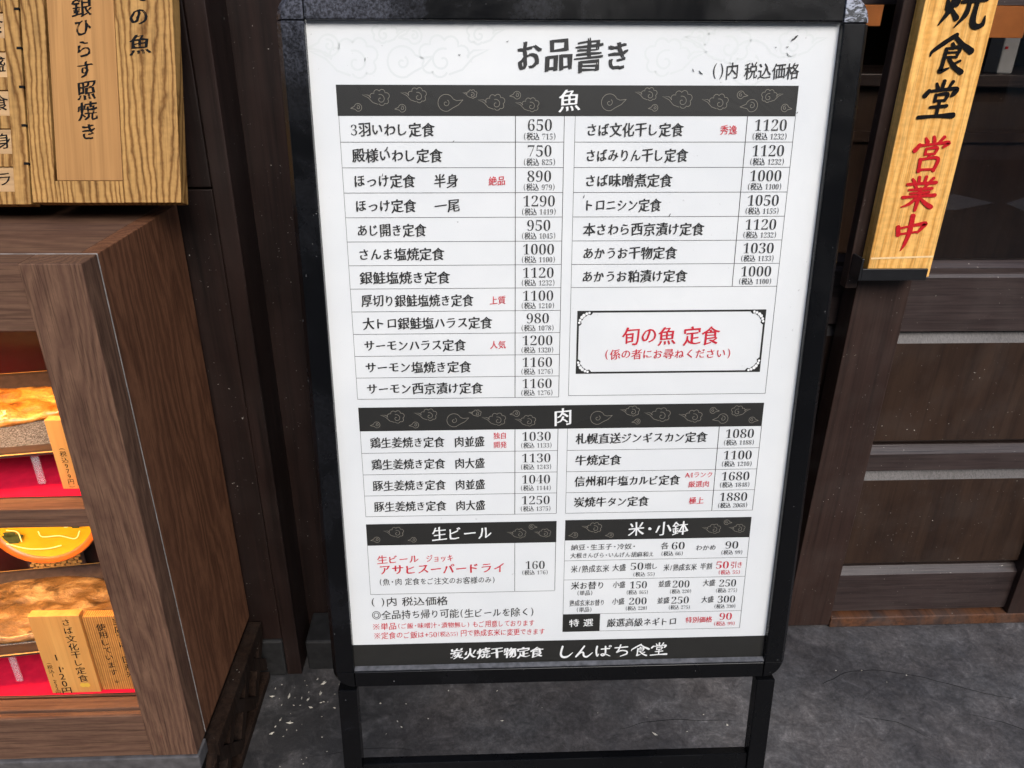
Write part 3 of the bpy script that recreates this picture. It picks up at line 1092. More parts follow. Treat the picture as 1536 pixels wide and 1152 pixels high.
# --- draught beer
band(LA, LC + 0.7, 597, 628.5, "生ビール", 22, 80, pattern='short', bold=0.012)
tx(red, "生ビール", 39.5, 649.6, 14, 56, bold=0.012)
tx(red, "ジョッキ", 104.5, 649.3, 13, 36.5, bold=0.012)
tx(red, "アサヒスーパードライ", 41.3, 665.5, 17.5, 168.5, bold=0.022)
tx(blk, "(魚・肉 定食をご注文のお客様のみ)", 40.4, 683.8, 11.5, 156, bold=0.006)
tx(blk, "160", 249.5, 662, 17.4, 27.5, 'C', bold=0.03)
tx(blk, "(税込 176)", 249.5, 673.6, 8.4, 36, 'C', bold=0.024)
vline(LA, 628.5, 703, 0.4)
vline(LB, 628.5, 702, 0.6)
vline(LC, 628.5, 702, 0.6)
hline(LA, LC, 702.8)
tx(blk, "( )内 税込価格", 27, 714.8, 15, 105, bold=0.008)
tx(blk, "◎全品持ち帰り可能(生ビールを除く)", 27.7, 735.3, 15.2, 222, bold=0.008)
tx(red, "※単品", 27.6, 753.6, 12, 33.5, bold=0.014)
tx(red, "(ご飯・味噌汁・漬物無し)", 62, 753.4, 9.6, 99, bold=0.014)
tx(red, "もご用意しております", 164, 753.2, 11.6, 86, bold=0.010)
tx(red, "※定食のご飯は+50", 28.7, 768.2, 12, 87, bold=0.012)
tx(red, "(税込55)", 116, 768, 9, 29, bold=0.012)
tx(red, "円で熟成玄米に変更できます", 147.5, 767.4, 11.6, 117, bold=0.010)

flush("beer_list_print")
# --- rice and side dishes
band(RA, RC, 596, 626.3, "米・小鉢", 22, 81, pattern='short', bold=0.014)
tx(blk, "納豆・生玉子・冷奴・", 296.8, 636.7, 9.6, 88, bold=0.010)
tx(blk, "大根きんぴら・いんげん胡麻和え", 296.2, 649.2, 9.0, 113, bold=0.010)


def mini(u, v, p, ut, vt, t, mb=None, w=19, tw=30.5):
    mb = mb or blk
    tx(mb, p, u, v, 15.8, w, bold=0.03)
    tx(mb, "(税込 " + t + ")", ut, vt, 7.8, tw, bold=0.016, hand=0.03)


tx(blk, "各", 417.5, 636.8, 11.4, 11, bold=0.012)
mini(431.5, 636.8, "60", 418.3, 648.8, "66")
tx(blk, "わかめ", 464.6, 640.8, 10, 28, bold=0.010)
mini(504, 637.3, "90", 499.5, 648.6, "99", tw=30)
tx(blk, "米/熟成玄米", 297.7, 669.8, 12, 52, bold=0.012)
tx(blk, "大盛", 353.5, 668.8, 11.4, 19, bold=0.016)
mini(377.5, 667.1, "50", 382, 679.7, "55")
tx(blk, "増し", 396.8, 667.6, 11, 19, bold=0.016)
tx(blk, "米/熟成玄米", 423.2, 670.3, 11.2, 45.5, bold=0.012)
tx(blk, "半割", 473.1, 669.3, 10.6, 16.5, bold=0.014)
mini(493.9, 667.7, "50", 498.5, 679.3, "55", red)
tx(red, "引き", 514, 668.1, 11, 17.5, bold=0.014)
tx(blk, "米お替り", 298.3, 695.6, 13, 46.5, bold=0.012)
tx(blk, "(単品)", 306.8, 707.2, 8.6, 22, bold=0.008)
tx(blk, "熟成玄米お替り", 297.1, 722.9, 10.6, 48.5, bold=0.012)
tx(blk, "(単品)", 306.6, 733.6, 8.6, 22, bold=0.008)
for k, (nm, u1, u2, u3) in enumerate((("小盛", 355.5, 378.3, 374.3), ("並盛", 417.5, 436.7, 433.8), ("大盛", 478.8, 500.9, 497.3))):
    p1, t1 = (("150", "165"), ("200", "220"), ("250", "275"))[k]
    p2, t2 = (("200", "220"), ("250", "275"), ("300", "330"))[k]
    tx(blk, nm, u1, 695.2, 11, 17.3, bold=0.016)
    mini(u2, 696, p1, u3, 707.7, t1, w=24.5, tw=30.5)
    tx(blk, nm, u1, 721.5, 11, 17.3, bold=0.016)
    mini(u2, 721.5, p2, u3, 733, t2, w=25.5, tw=30.5)
rect(bands, RA, 340, 741, 769, Z1)
tx(wht, "特 選", 314, 754.8, 13, 34, 'C', bold=0.016)
tx(blk, "厳選高級ネギトロ", 349.6, 755.9, 14.4, 98, bold=0.012)
tx(red, "特別価格", 459.1, 753.9, 10.2, 37.5, bold=0.022)
mini(505.5, 749.2, "90", 499, 761.1, "99", red)
for v in (657, 686.4, 740.8, 768.8):
    hline(RA, RC, v, 0.5)
vline(RA, 626, 769, 0.4)
vline(RC, 626, 769, 0.5)

flush("rice_list_print")
# --- foot band with the shop's brushed name
rect(bands, -8, W_ / mm + 8, 782.6, H_ / mm + 7, Z1)
tx(wht, "炭火焼干物定食", 132.6, 800.8, 18.5, 130, bold=0.032, hand=0.16, wobble=0.075)
u = 282
for ch, w in (("し", 24), ("ん", 27), ("ぱ", 26), ("ち", 24), ("食", 27), ("堂", 25)):
    brush(wht, ch, u * mm, -(811 if ch != '食' else 812) * mm, w * 0.94 * mm, (19 if ch not in '食堂' else 21) * mm, BM, Z3, fat=0.95)
    u += w + 0.6

flush("shop_name_print")
# legs, cross bar and the rear leaf
GV = 1.1577


def leg(u0, u1, w0, w1, v0, v1, mat4, name="leg"):
    return MB().box(u0, u1, -v1, -v0, w0, w1, mat4).build(name, M['frame'], stand, bevel=0.0012)


leg(-0.0245, 0.0015, -0.019, -0.0005, 0.8505, GV - 0.0015, BM)
leg(0.5665, 0.5925, -0.019, -0.0005, 0.8505, GV - 0.0015, BM)
MB().box(0.0018, 0.5662, -1.012, -0.984, -0.018, -0.004, BM).build("cross_bar", M['frame'], stand, bevel=0.001)
# mirrored leaf behind
mo = BO + Vector((0, 0.075, 0))
RM = Matrix(((BU.x, 0.004, -0.008, mo.x), (BU.y, -0.1246, 0.9922, mo.y), (BU.z, 0.9922, 0.1246, mo.z), (0, 0, 0, 1)))
MB().box(-0.028, W_ + 0.028, -0.83, 0.018, -0.012, 0.0, RM).build("rear_panel", M['frame'], stand, bevel=0.001)
leg(-0.0245, 0.0015, -0.019, -0.0005, 0.8305, GV - 0.003, RM)
leg(0.5665, 0.5925, -0.019, -0.0005, 0.8305, GV - 0.003, RM)
MB().box(0.02, 0.07, -0.012, 0.012, -0.088, -0.0255, BM).build("hinge", M['black_metal'], stand)
MB().box(0.50, 0.55, -0.012, 0.012, -0.088, -0.0255, BM).build("hinge", M['black_metal'], stand)

# ------------------------------------------------------------------ sliding doors


def rail(mb, x0, x1, yf, yb, z0, z1, cham=0.013, dep=0.014):
    mb.prism([(yf, z0), (yf, z1 - cham), (yf + dep, z1), (yb, z1), (yb, z0)], x0, x1, 'X')
    return mb


def raised(mb, x0, x1, z0, z1, yf, yb, bev=0.0135, bt=0.0245):
    """raised field panel with sloping edges."""
    o = [(x0, yb, z0), (x1, yb, z0), (x1, yb, z1), (x0, yb, z1)]
    i = [(x0 + bev * .3, yf, z0 + bev), (x1 - bev * .3, yf, z0 + bev), (x1 - bev * .3, yf, z1 - bt), (x0 + bev * .3, yf, z1 - bt)]
    mb.add(o + i, [(0, 1, 5, 4), (1, 2, 6, 5), (2, 3, 7, 6), (3, 0, 4, 7), (4, 5, 6, 7)])
    return mb


def door_leaf(x0, x1, yf, label, stiles, muntin_z=1.1775, rails_x=None):
    d = thing("sliding_door", ((x0 + x1) / 2, yf + 0.02, 0.03), label, "door", "wooden sliding doors of the shop")
    for a, b in stiles:
        MB().box(a, b, yf - 0.012, yf + 0.034, 0.006, 2.05).build("stile", M['door_v'], d, bevel=0.0015)
    edges = [s for s in stiles]
    for (a, b) in zip(edges[:-1], edges[1:]):
        p0, p1 = a[1] + 0.0003, b[0] - 0.0003
        r1 = MB()
        rail(r1, p0, p1, yf, yf + 0.032, 0.033, 0.1395)
        r1.build("bottom_rail", M['door_x'], d)
        r2 = MB()
        rail(r2, p0, p1, yf, yf + 0.032, 0.378, 0.4270)
        r2.build("middle_rail", M['door_x'], d)
        r3 = MB()
        r3.prism([(yf, 0.664), (yf, 0.7615), (yf + 0.004, 0.7665), (yf + 0.008, 0.768), (yf + 0.008, 0.776), (yf + 0.016, 0.783), (yf + 0.022, 0.786), (yf + 0.032, 0.786), (yf + 0.032, 0.664)], p0, p1, 'X')
        r3.build("sill_rail", M['door_x'], d)
        for z0, z1 in ((0.1400, 0.3775), (0.4275, 0.6635)):
            mb = MB()
            raised(mb, p0, p1, z0, z1, yf + 0.005, yf + 0.019)
            pn = mb.build("panel", M['door_panel'], d)
            pn.data.materials.append(M['worn_lit_edge'])
            pn.data.polygons[2].material_index = 1
        MB().box(p0, p1, yf + 0.006, yf + 0.030, muntin_z, muntin_z + 0.028).build("muntin", M['door_x'], d, bevel=0.001)
        MB().box(p0, p1, yf, yf + 0.032, 1.90, 2.05).build("top_rail", M['door_x'], d)
        MB().box(p0, p1, yf + 0.0225, yf + 0.0275, 0.7862, 1.8998).build("glass_pane", M['glass'], d)
    return d


door_leaf(0.640, 1.75, 1.222, "dark brown sliding door to the right, its wide stile behind the yellow hanging sign", [(0.640, 0.734), (1.115, 1.17), (1.70, 1.75)])
door_leaf(-0.345, 0.705, 1.262, "dark brown sliding door set further back, mostly hidden behind the menu stand", [(-0.345, -0.24), (0.18, 0.235), (0.665, 0.705)])
mb = MB().box(0.6125, 0.6325, 1.196, 1.218, 0.752, 2.05)
tag(mb.build("door_strip", M['door_v'], origin=(0.622, 1.207, 0.752), bevel=0.002), "slim dark upright strip between the hanging sign and the menu stand", "door strip")
mb = MB().box(0.7346, 2.2, 1.208, 1.30, 0.001, 0.026)
tag(mb.build("door_sill", wood("worn_sill_wood", (0.13, 0.050, 0.020), (0.030, 0.017, 0.014), 'Y', 9, 120, contrast=0.7, dirt=0.3), origin=(1.2, 1.25, 0.0), bevel=0.002), "worn reddish wooden sill under the dark sliding door", "door sill")

# upper shop front above the doors, and the dark room behind the glass
mb = MB().box(-2.6, 3.2, 1.19, 1.45, 2.055, 5.5)
tag(mb.build("shop_facade", M['plank'], origin=(0, 1.3, 2.055)), "dark wooden shop front above the sliding doors", "shop front")
room = MB()
room.box(-2.6, 3.2, 4.2, 4.3, 0.0, 2.6)
room.box(3.2, 3.3, 1.5, 4.2, 0.0, 2.6)
room.box(-2.7, -2.6, 1.5, 4.2, 0.0, 2.6)
room.box(-2.6, 3.2, 1.46, 4.2, 2.5, 2.6)
room.box(-2.6, 3.2, 1.92, 4.2, -0.05, -0.002)
tag(room.build("room", M['interior']), "dark room behind the glass of the doors", "room", kind='structure')
mb = MB().box(1.78, 3.2, 1.21, 1.30, 0.028, 2.05)
tag(mb.build("shop_wall", M['plank'], origin=(2.4, 1.25, 0.028)), "dark wooden wall past the right door", "wall")
ct = thing("standin_counter", (1.6, 2.1, 0.0), "dark wooden counter inside the shop behind the right door's glass", "counter")  # made up: its edges imitate horizontal lines reflected in the door glass
MB().box(0.55, 2.6, 2.00, 2.45, 1.010, 1.040).build("counter_top", M['door_x'], ct, bevel=0.003)
MB().box(0.60, 2.6, 2.03, 2.40, 0.0, 1.0098).build("counter_front", M['door_panel'], ct)
MB().box(0.58, 2.6, 2.018, 2.0298, 0.875, 0.900).build("counter_trim", M['door_panel'], ct)
dp = thing("standin_block", (1.34, 2.06, 1.041), "small stand-in steel block with a red dot, imitating a bright reflection in the glass", "standin_block")  # made up to imitate a bright upright reflection in the door glass
MB().box(1.318, 1.358, 2.03, 2.09, 1.0405, 1.135).build("body", M['steel'], dp, bevel=0.004)
MB().box(1.322, 1.328, 2.026, 2.0298, 1.098, 1.104).build("red_dot", M['red_paint'], dp)
for x0, x1, zb, lab in ((0.600, 0.734, 1.147, "orange board behind the glass right of the menu stand's top corner"), (0.90, 1.005, 1.130, "orange board behind the glass right of the yellow hanging sign")):
    mb = MB().box(x0, x1, 1.50, 1.512, zb, 1.46)
    tag(mb.build("orange_board", M['orange_wood'], origin=((x0 + x1) / 2, 1.506, zb), bevel=0.001), lab, "board", "orange boards hung inside the shop")

# ------------------------------------------------------------------ yellow hanging sign on the door stile
hs = thing("hanging_sign", (0.682, 1.185, 0.780), "tall honey-coloured wooden sign with black and red carved brush writing", "sign")
MB().box(0.6300, 0.7348, 1.170, 1.1945, 0.7795, 1.62).build("board", M['cypress'], hs, bevel=0.0012)
HM = Matrix(((1, 0, 0, 0), (0, 0, -1, 1.1697), (0, 1, 0, 0), (0, 0, 0, 1)))
ink, rd = MB(), MB()
for ch, xc, zc, w, h, tgt in (("焼", .686, 1.175, .066, .062, ink), ("食", .683, 1.113, .060, .056, ink), ("堂", .683, 1.0505, .054, .053, ink),
                              ("営", .688, .9725, .055, .054, rd), ("業", .6855, .914, .055, .052, rd), ("中", .684, .853, .052, .052, rd)):
    brush(tgt, ch, xc - w / 2, zc - h / 2, w, h, HM, 0.0006, fat=1.18)
for mbx, nm, mt in ((ink, "black_writing", 'black_paint'), (rd, "red_writing", 'red_paint')):
    ob = mbx.build(nm, M[mt], hs)
    sol = ob.modifiers.new("thick", 'SOLIDIFY')
    sol.thickness = 0.0012
    sol.offset = 0
tp = MB().add([(0.6315, 1.1693, 0.8095), (0.7335, 1.1693, 0.8125), (0.7335, 1.1693, 0.8155), (0.6315, 1.1693, 0.8125)], [(0, 1, 2, 3)])
tp.build("scuff_line", plain("worn_pale_wood", (0.85, 0.60, 0.30), 0.6, 0.1, 200), hs)
br = thing("sign_bracket", (0.68, 1.18, 0.776), "black metal bracket holding the foot of the yellow sign", "bracket")
MB().box(0.6185, 0.7265, 1.1625, 1.1675, 0.7760, 0.7955).build("front_plate", M['black_metal'], br, bevel=0.0008)
MB().box(0.6185, 0.7265, 1.1677, 1.2095, 0.7755, 0.7785).build("base_plate", M['black_metal'], br, bevel=0.0006)
MB().box(0.6145, 0.6182, 1.1625, 1.2095, 0.7760, 0.8120).build("side_plate", M['black_metal'], br, bevel=0.0006)

# ------------------------------------------------------------------ left wall
wl = thing("plank_wall", (-0.6, 1.14, 0.0), "dark stained plank wall beside the display case", "wall")
for (a, b, yf, z0, z1) in ((-0.3735, -0.3456, 1.119, 0.0, 2.4), (-0.4600, -0.3745, 1.121, 0.0885, 0.9285), (-0.4600, -0.3745, 1.1185, 0.9315, 2.4),
                           (-0.62, -0.4610, 1.1175, 0.0, 2.4), (-0.80, -0.6210, 1.119, 0.0, 2.4), (-1.02, -0.8010, 1.118, 0.0, 2.4), (-1.30, -1.0210, 1.119, 0.0, 2.4), (-2.6, -1.3010, 1.118, 0.0, 2.4)):
    MB().box(a, b, yf, 1.212, z0, z1).build("plank", M['plank'], wl, bevel=0.0018)
MB().box(-0.3475, -0.235, 1.2125, 1.245, 0.0, 2.4).build("jamb", M['plank'], wl, bevel=0.0015)
mb = MB().box(-0.4300, -0.3742, 1.1165, 1.1900, 0.0, 0.0870)
tag(mb.build("stone_block", M['stone'], origin=(-0.40, 1.15, 0), bevel=0.004), "black stone block under the lower wall plank", "stone block", "dark stone blocks at the foot of the wall")
mb = MB().box(-0.3350, -0.2450, 1.1290, 1.2110, 0.0, 0.0720)
tag(mb.build("stone_block", M['stone'], origin=(-0.29, 1.17, 0), bevel=0.004), "black stone block beside the left foot of the menu stand", "stone block", "dark stone blocks at the foot of the wall")

# ------------------------------------------------------------------ display case
CX, CF, CT, CB = -0.4225, 0.815, 0.910, 0.157
XL = -1.30
dc = thing("display_case", (-0.85, 0.96, 0.13), "lit walnut food display case with shelves of grilled fish samples", "display case")
MB().box(-0.4885, CX, CF, 0.8535, CB, CT).build("corner_post", M['case_v'], dc, bevel=0.0012)
MB().box(XL, -0.4888, CF + 0.0015, 0.8535, 0.8325, CT).build("head_rail", M['case_x'], dc, bevel=0.0010)
MB().box(XL, -0.4888, CF + 0.0015, 0.8535, CB, 0.238).build("foot_rail", M['case_x'], dc, bevel=0.0012)
MB().box(XL, -0.4890, CF + 0.0120, 0.8480, 0.2382, 0.2440).build("inner_ledge", M['case_x'], dc, bevel=0.0015)
MB().box(XL, -0.4888, CF + 0.009, 1.0700, 0.5640, 0.5915).build("shelf", M['case_x'], dc, bevel=0.001)
MB().box(XL, CX - 0.0012, 0.8540, 0.8556, CT - 0.012, CT + 0.0003).box(CX - 0.0010, CX + 0.0002, 0.8543, 0.8552, CB + 0.002, CT + 0.0003).build("door_seam", M['seam'], dc)
MB().box(XL, CX - 0.0204, 0.8560, 1.1080, CT - 0.020, CT).build("top_panel", M['case_x'], dc, bevel=0.0010)
MB().box(CX - 0.0202, CX, 0.8560, 1.1080, CB, CT).build("side_panel", M['case_side'], dc, bevel=0.0010)
MB().box(XL, -0.4443, 1.0705, 1.0800, CB, CT - 0.0205).build("back_panel", M['case_in'], dc)
MB().box(XL, -0.4430, 0.8560, 1.0702, CB, 0.2380).build("base_board", M['case_x'], dc)
MB().box(XL, CX + 0.003, CF - 0.004, 0.8450, 0.1300, CB - 0.0005).build("plinth_slab", M['slab'], dc, bevel=0.002)
MB().add([(XL, 0.8205, 0.2382), (-0.4888, 0.8205, 0.2382), (-0.4888, 0.8205, 0.8325), (XL, 0.8205, 0.8325)], [(0, 1, 2, 3)]).build("glass_pane", clear_material("case_glass", 1.25, 0.0, (0.97, 0.97, 0.97)), dc)
MB().box(-1.25, -0.50, 0.828, 0.846, 0.8292, 0.8322).build("lamp", M['lamp'], dc)
MB().box(-1.25, -0.50, 0.8350, 0.8500, 0.5610, 0.5637).build("lamp", M['lamp'], dc)
for z, yb in ((0.5925, 1.068), (0.2392, 1.069)):
    pass
foot = thing("case_footing", (-0.85, 0.97, 0.0), "dark stone footing under the display case", "footing")
MB().box(XL, -0.4500, 0.850, 1.085, 0.0, 0.1298).build("footing_block", M['stone'], foot, bevel=0.003)

# lattice skirt under the end of the case
lat = thing("lattice_panel", (-0.418, 0.98, 0.0), "low weathered wooden lattice under the end of the display case", "lattice")
lm = wood("weathered_lattice_wood", (0.024, 0.0135, 0.009), (0.012, 0.007, 0.005), 'Z', 50, 220, dirt=0.08, rough=0.85, spec=0.08)


def slat(mb, y0, z0, y1, z1, w, x0, x1):
    d = Vector((0, y1 - y0, z1 - z0)).normalized()
    n_ = Vector((0, -d.z, d.y)) * (w / 2)
    a, b = Vector((0, y0, z0)), Vector((0, y1, z1))
    q = [a - n_, b - n_, b + n_, a + n_]
    vs = [(x0, p.y, p.z) for p in q] + [(x1, p.y, p.z) for p in q]
    mb.add(vs, [(0, 1, 2, 3), (7, 6, 5, 4), (0, 4, 5, 1), (1, 5, 6, 2), (2, 6, 7, 3), (3, 7, 4, 0)])


MB().box(-0.4290, -0.4045, 0.846, 1.112, 0.1150, 0.1410).build("top_rail", lm, lat, bevel=0.0015)
MB().box(-0.4290, -0.4045, 0.846, 1.112, 0.0005, 0.0160).build("bottom_rail", lm, lat, bevel=0.0015)
for k in range(5):
    y = 0.752 + k * 0.0925
    mb = MB()
    slat(mb, y, 0.012, y + 0.105, 0.117, 0.022, -0.4240, -0.4100)
    mb.build("slat", lm, lat, bevel=0.001)
    mb = MB()
    slat(mb, y + 0.105, 0.012, y, 0.117, 0.022, -0.4230, -0.4088)
    mb.build("slat", lm, lat, bevel=0.001)

# ------------------------------------------------------------------ food in the case
for z, zlab in ((0.5918, "red cloth lining the upper shelf of the display case"), (0.2383, "red cloth lining the bottom of the display case")):
    mb = MB()
    ny = 8
    ys = [0.8495 + (1.066 - 0.8495) * i / ny for i in range(ny + 1)]
    x0, x1 = (-1.28, -0.492)
    nx = 30
    vs, fs = [], []
    for j in range(ny + 1):
        for i in range(nx + 1):
            x = x0 + (x1 - x0) * i / nx
            vs.append((x, ys[j] if z > 0.5 or j else 0.858, z + 0.002 + 0.0008 * noise.noise(Vector((x * 18, ys[j] * 18, z)))))
    for j in range(ny):
        for i in range(nx):
            a = j * (nx + 1) + i
            fs.append((a, a + 1, a + nx + 2, a + nx + 1))
    ob = mb.add(vs, fs).build("red_cloth", M['red_cloth'], origin=(-0.85, 0.95, z), smooth=True)
    tag(ob, zlab, "cloth", "red cloths in the display case")


def rounded_rect(hx, hy, r, n=6):
    out = []
    for cx, cy, a0 in ((hx - r, hy - r, 0), (-hx + r, hy - r, 90), (-hx + r, -hy + r, 180), (hx - r, -hy + r, 270)):
        for k in range(n + 1):
            a = math.radians(a0 + 90 * k / n)
            out.append((cx + r * math.cos(a), cy + r * math.sin(a)))
    return out


def dish(loc, yaw, tilt, label, hx=0.16, hy=0.085):
    root = thing("serving_dish", loc, label, "dish", "oblong dishes in the display case")
    T = Matrix.Translation(loc) @ Matrix.Rotation(R(yaw), 4, 'Z') @ Matrix.Rotation(R(tilt), 4, 'X')
    body = MB()
    prof_ = [(0.62, -0.004), (1.0, 0.012), (1.0, 0.0165), (0.95, 0.017), (0.68, 0.0065)]
    loops = []
    for s, z in prof_:
        loops.append([(p[0] * 1.0 - (1 - s) * math.copysign(1, p[0]) * 0.06 if False else p[0] * s, p[1] * s, z) for p in rounded_rect(hx, hy, hy * 0.55)])
    n = len(loops[0])
    vs = [p for lp in loops for p in lp]
    fs = [list(range(n - 1, -1, -1))]
    for r_ in range(len(loops) - 1):
        for i in range(n):
            j = (i + 1) % n
            fs.append((r_ * n + i, r_ * n + j, (r_ + 1) * n + j, (r_ + 1) * n + i))
    body.add(vs, fs, T)
    body.build("rim", M['dish_rim'], root, smooth=False, bevel=0.0015)
    well = MB()
    vs = [(p[0] * 0.68, p[1] * 0.68, 0.0065) for p in rounded_rect(hx, hy, hy * 0.55)]
    well.add(vs, [list(range(n))], T)
    well.build("well", M['dish_in'], root)
    edge = MB()
    lp0 = [(p[0] * 0.985, p[1] * 0.985, 0.0172) for p in rounded_rect(hx, hy, hy * 0.55)]
    lp1 = [(p[0] * 1.003, p[1] * 1.003, 0.0170) for p in rounded_rect(hx, hy, hy * 0.55)]
    edge.add(lp0 + lp1, [(i, (i + 1) % n, n + (i + 1) % n, n + i) for i in range(n)], T)
    edge.build("edge_line", M['bamboo'], root)
    return T


def fish(name, T, L, Wd, H, mat, label, tail=True, head=False, ox=0.0, oy=0.0, seed=0):
    mb = MB()
    nu, nv = 60, 24
    vs, fs = [], []
    for i in range(nu + 1):
        t = i / nu
        if tail:
            w = Wd * (1.05 - 0.66 * t) * min(1, t * 6 + 0.3) * (1.0 + 0.07 * noise.noise(Vector((t * 11, seed, 0))))
        else:
            w = Wd * (math.sin(math.pi * min(1, t * 0.92 + 0.05)) ** 0.6) * (1 if t < 0.75 else 1 - 0.72 * (t - 0.75) / 0.25)
        hh = H * (1 - 0.75 * t) * (1 if t > 0.03 else 0.4)
        for j in range(nv + 1):
            s = -1 + 2 * j / nv
            x = ox - L / 2 + L * t
            y = oy + s * w + (0.030 * t if tail else 0.012 * math.sin(t * 3.0))
            z = 0.008 + hh * math.sqrt(max(0, 1 - s * s)) * (1 + 0.35 * noise.noise(Vector((t * 9 + seed, s * 3, 1)))) + 0.002 * noise.noise(Vector((t * 40, s * 12, seed)))
            z += 0.0016 * math.sin(t * 46 - abs(s) * 5.5) * (1 - abs(s) ** 3) - 0.0035 * math.exp(-(s / 0.07) ** 2) * (1 - t * 0.6)
            vs.append((x, y, z))
    for i in range(nu):
        for j in range(nv):
            a = i * (nv + 1) + j
            fs.append((a, a + nv + 1, a + nv + 2, a + 1))
    base = len(vs)
    ring = [i * (nv + 1) for i in range(nu + 1)] + [i * (nv + 1) + nv for i in range(nu, -1, -1)]
    fs.append(ring[::-1])
    mb.add(vs, fs, T)
    root = thing(name, T.translation + Vector((0, 0, 0.01)), label, "fish", "grilled fish samples in the display case")
    mb.build("flesh", mat, root, smooth=True)
    if head:
        eye = MB()
        n = 12
        ex, ey = ox + L * 0.36, oy + 0.010
        eye.add([(ex + 0.006 * math.cos(2 * math.pi * k / n), ey + 0.006 * math.sin(2 * math.pi * k / n), 0.008 + H * 0.55) for k in range(n)] + [(ex, ey, 0.012 + H * 0.55)],
                [(k, (k + 1) % n, n) for k in range(n)], T)
        eye.build("eye", M['black_paint'], root)
        gill = MB()
        pts = [(ox + L * 0.24 + 0.008 * math.cos(a), oy + 0.034 * math.sin(a)) for a in [R(-80 + 16 * k) for k in range(11)]]
        gill.ribbon(pts, [0.0022] * 11, 0.012 + H * 0.62, T)
        gill.build("gill", M['garnish'], root)
    return root


def acrylic_stand(x, y, z, h, label):
    root = thing("acrylic_stand", (x, y, z), label, "stand", "clear stands under the dishes")
    MB().box(x - 0.0045, x + 0.0045, y - 0.002, y + 0.002, z + 0.003, z + h).build("upright", M['acrylic'], root, bevel=0.0008)


T1 = dish((-0.605, 0.948, 0.653), 9, 15, "dark oblong dish with a speckled well on the upper shelf", 0.165, 0.085)
fish("grilled_fish", T1, 0.31, 0.056, 0.022, M['fish'], "orange grilled fish fillet on the upper dish", ox=-0.030, oy=0.004, seed=2)
acrylic_stand(-0.5695, 0.876, 0.5940, 0.046, "clear acrylic stand under the upper dish")
T2 = dish((-0.700, 0.958, 0.302), 7, 9, "dark oblong dish with a speckled well at the bottom of the case", 0.175, 0.085)
fish("grilled_fish", T2, 0.36, 0.064, 0.020, M['mackerel'], "charred opened mackerel filling the lower dish behind the wooden cards", tail=False, head=False, ox=0.0, oy=-0.004, seed=5)
acrylic_stand(-0.6930, 0.884, 0.2405, 0.056, "clear acrylic stand under the lower dish")

# round yellow dish upright at the back of the lower compartment
yd = thing("round_dish", (-0.668, 1.02, 0.355), "round yellow dish with an orange rim standing under the shelf", "dish")
YT = Matrix.Translation((-0.668, 1.010, 0.466)) @ Matrix.Rotation(R(4), 4, 'Z') @ Matrix.Rotation(R(78), 4, 'X')
n = 48
for nm, rr, mt in (("rim", [(0.060, -0.012), (0.086, 0.002), (0.088, 0.006), (0.086, 0.008), (0.078, 0.002)], 'orange_rim'), ("plate", [(0.0778, 0.0020), (0.060, -0.004), (0.0, -0.005)], 'yellow_dish')):
    mb = MB()
    vs, fs = [], []
    for r_, z in rr:
        vs += [(r_ * math.cos(2 * math.pi * k / n), r_ * math.sin(2 * math.pi * k / n), z) for k in range(n)]
    for a in range(len(rr) - 1):
        for k in range(n):
            fs.append((a * n + k, a * n + (k + 1) % n, (a + 1) * n + (k + 1) % n, (a + 1) * n + k))
    mb.add(vs, fs, YT)
    mb.build(nm, M[mt], yd, smooth=True)
for cx, cy, r_ in ((-0.048, -0.045, 0.013), (-0.052, -0.060 + 0.022, 0.008), (0.045, -0.028, 0.009)):
    pp = [(cx + r_ * (1 + 0.35 * math.sin(3 * a)) * math.cos(a), cy + r_ * 0.8 * (1 + 0.3 * math.cos(2 * a)) * math.sin(a), 0.003) for a in [2 * math.pi * k / 14 for k in range(14)]]
    MB().add(pp, [list(range(14))], YT).build("garnish", M['garnish'], yd)
rl = MB()
for pts in ([(-0.058, -0.052), (-0.03, -0.062), (0.0, -0.064), (0.02, -0.060)], [(-0.01, -0.035), (-0.005, -0.044), (0.02, -0.044), (0.042, -0.050), (0.05, -0.038)], [(0.02, -0.018), (0.03, -0.030), (0.045, -0.024)], [(-0.055, -0.030), (-0.04, -0.034), (-0.036, -0.05)]):
    pp = spline([(a, b, 0) for a, b in pts], 5)
    rl.ribbon([(p.x, p.y) for p in pp], [0.0009] * len(pp), 0.0034, YT)
rl.build("relief_edging", plain("pale_yellow_glaze", (0.95, 0.85, 0.40), 0.2), yd)
ms = thing("woven_mat", (-0.70, 1.052, 0.30), "golden woven bamboo mat leaning under the yellow dish", "mat")
mb = MB()
for k in range(13):
    z = 0.30 + k * 0.0062
    for i in range(10):
        x = -0.742 + i * 0.0082 + (0.004 if k % 2 else 0)
        mb.box(x, x + 0.0062, 1.050 + 0.0015 * (i % 2), 1.0535, z, z + 0.0040)
mb.build("weave", M['bamboo'], ms)
MB().box(-0.748, -0.654, 1.0545, 1.0565, 0.2415, 0.384).build("backing", M['dish_rim'], ms)

# wooden price cards
VM = lambda y: Matrix(((1, 0, 0, 0), (0, 0, -1, y), (0, 1, 0, 0), (0, 0, 0, 1)))


def card_box(root, x0, x1, y0, z0, z1, mat, th=0.013, lean=0.0):
    return MB().box(x0, x1, y0, y0 + th, z0, z1).build("board", M[mat], root, bevel=0.0007)


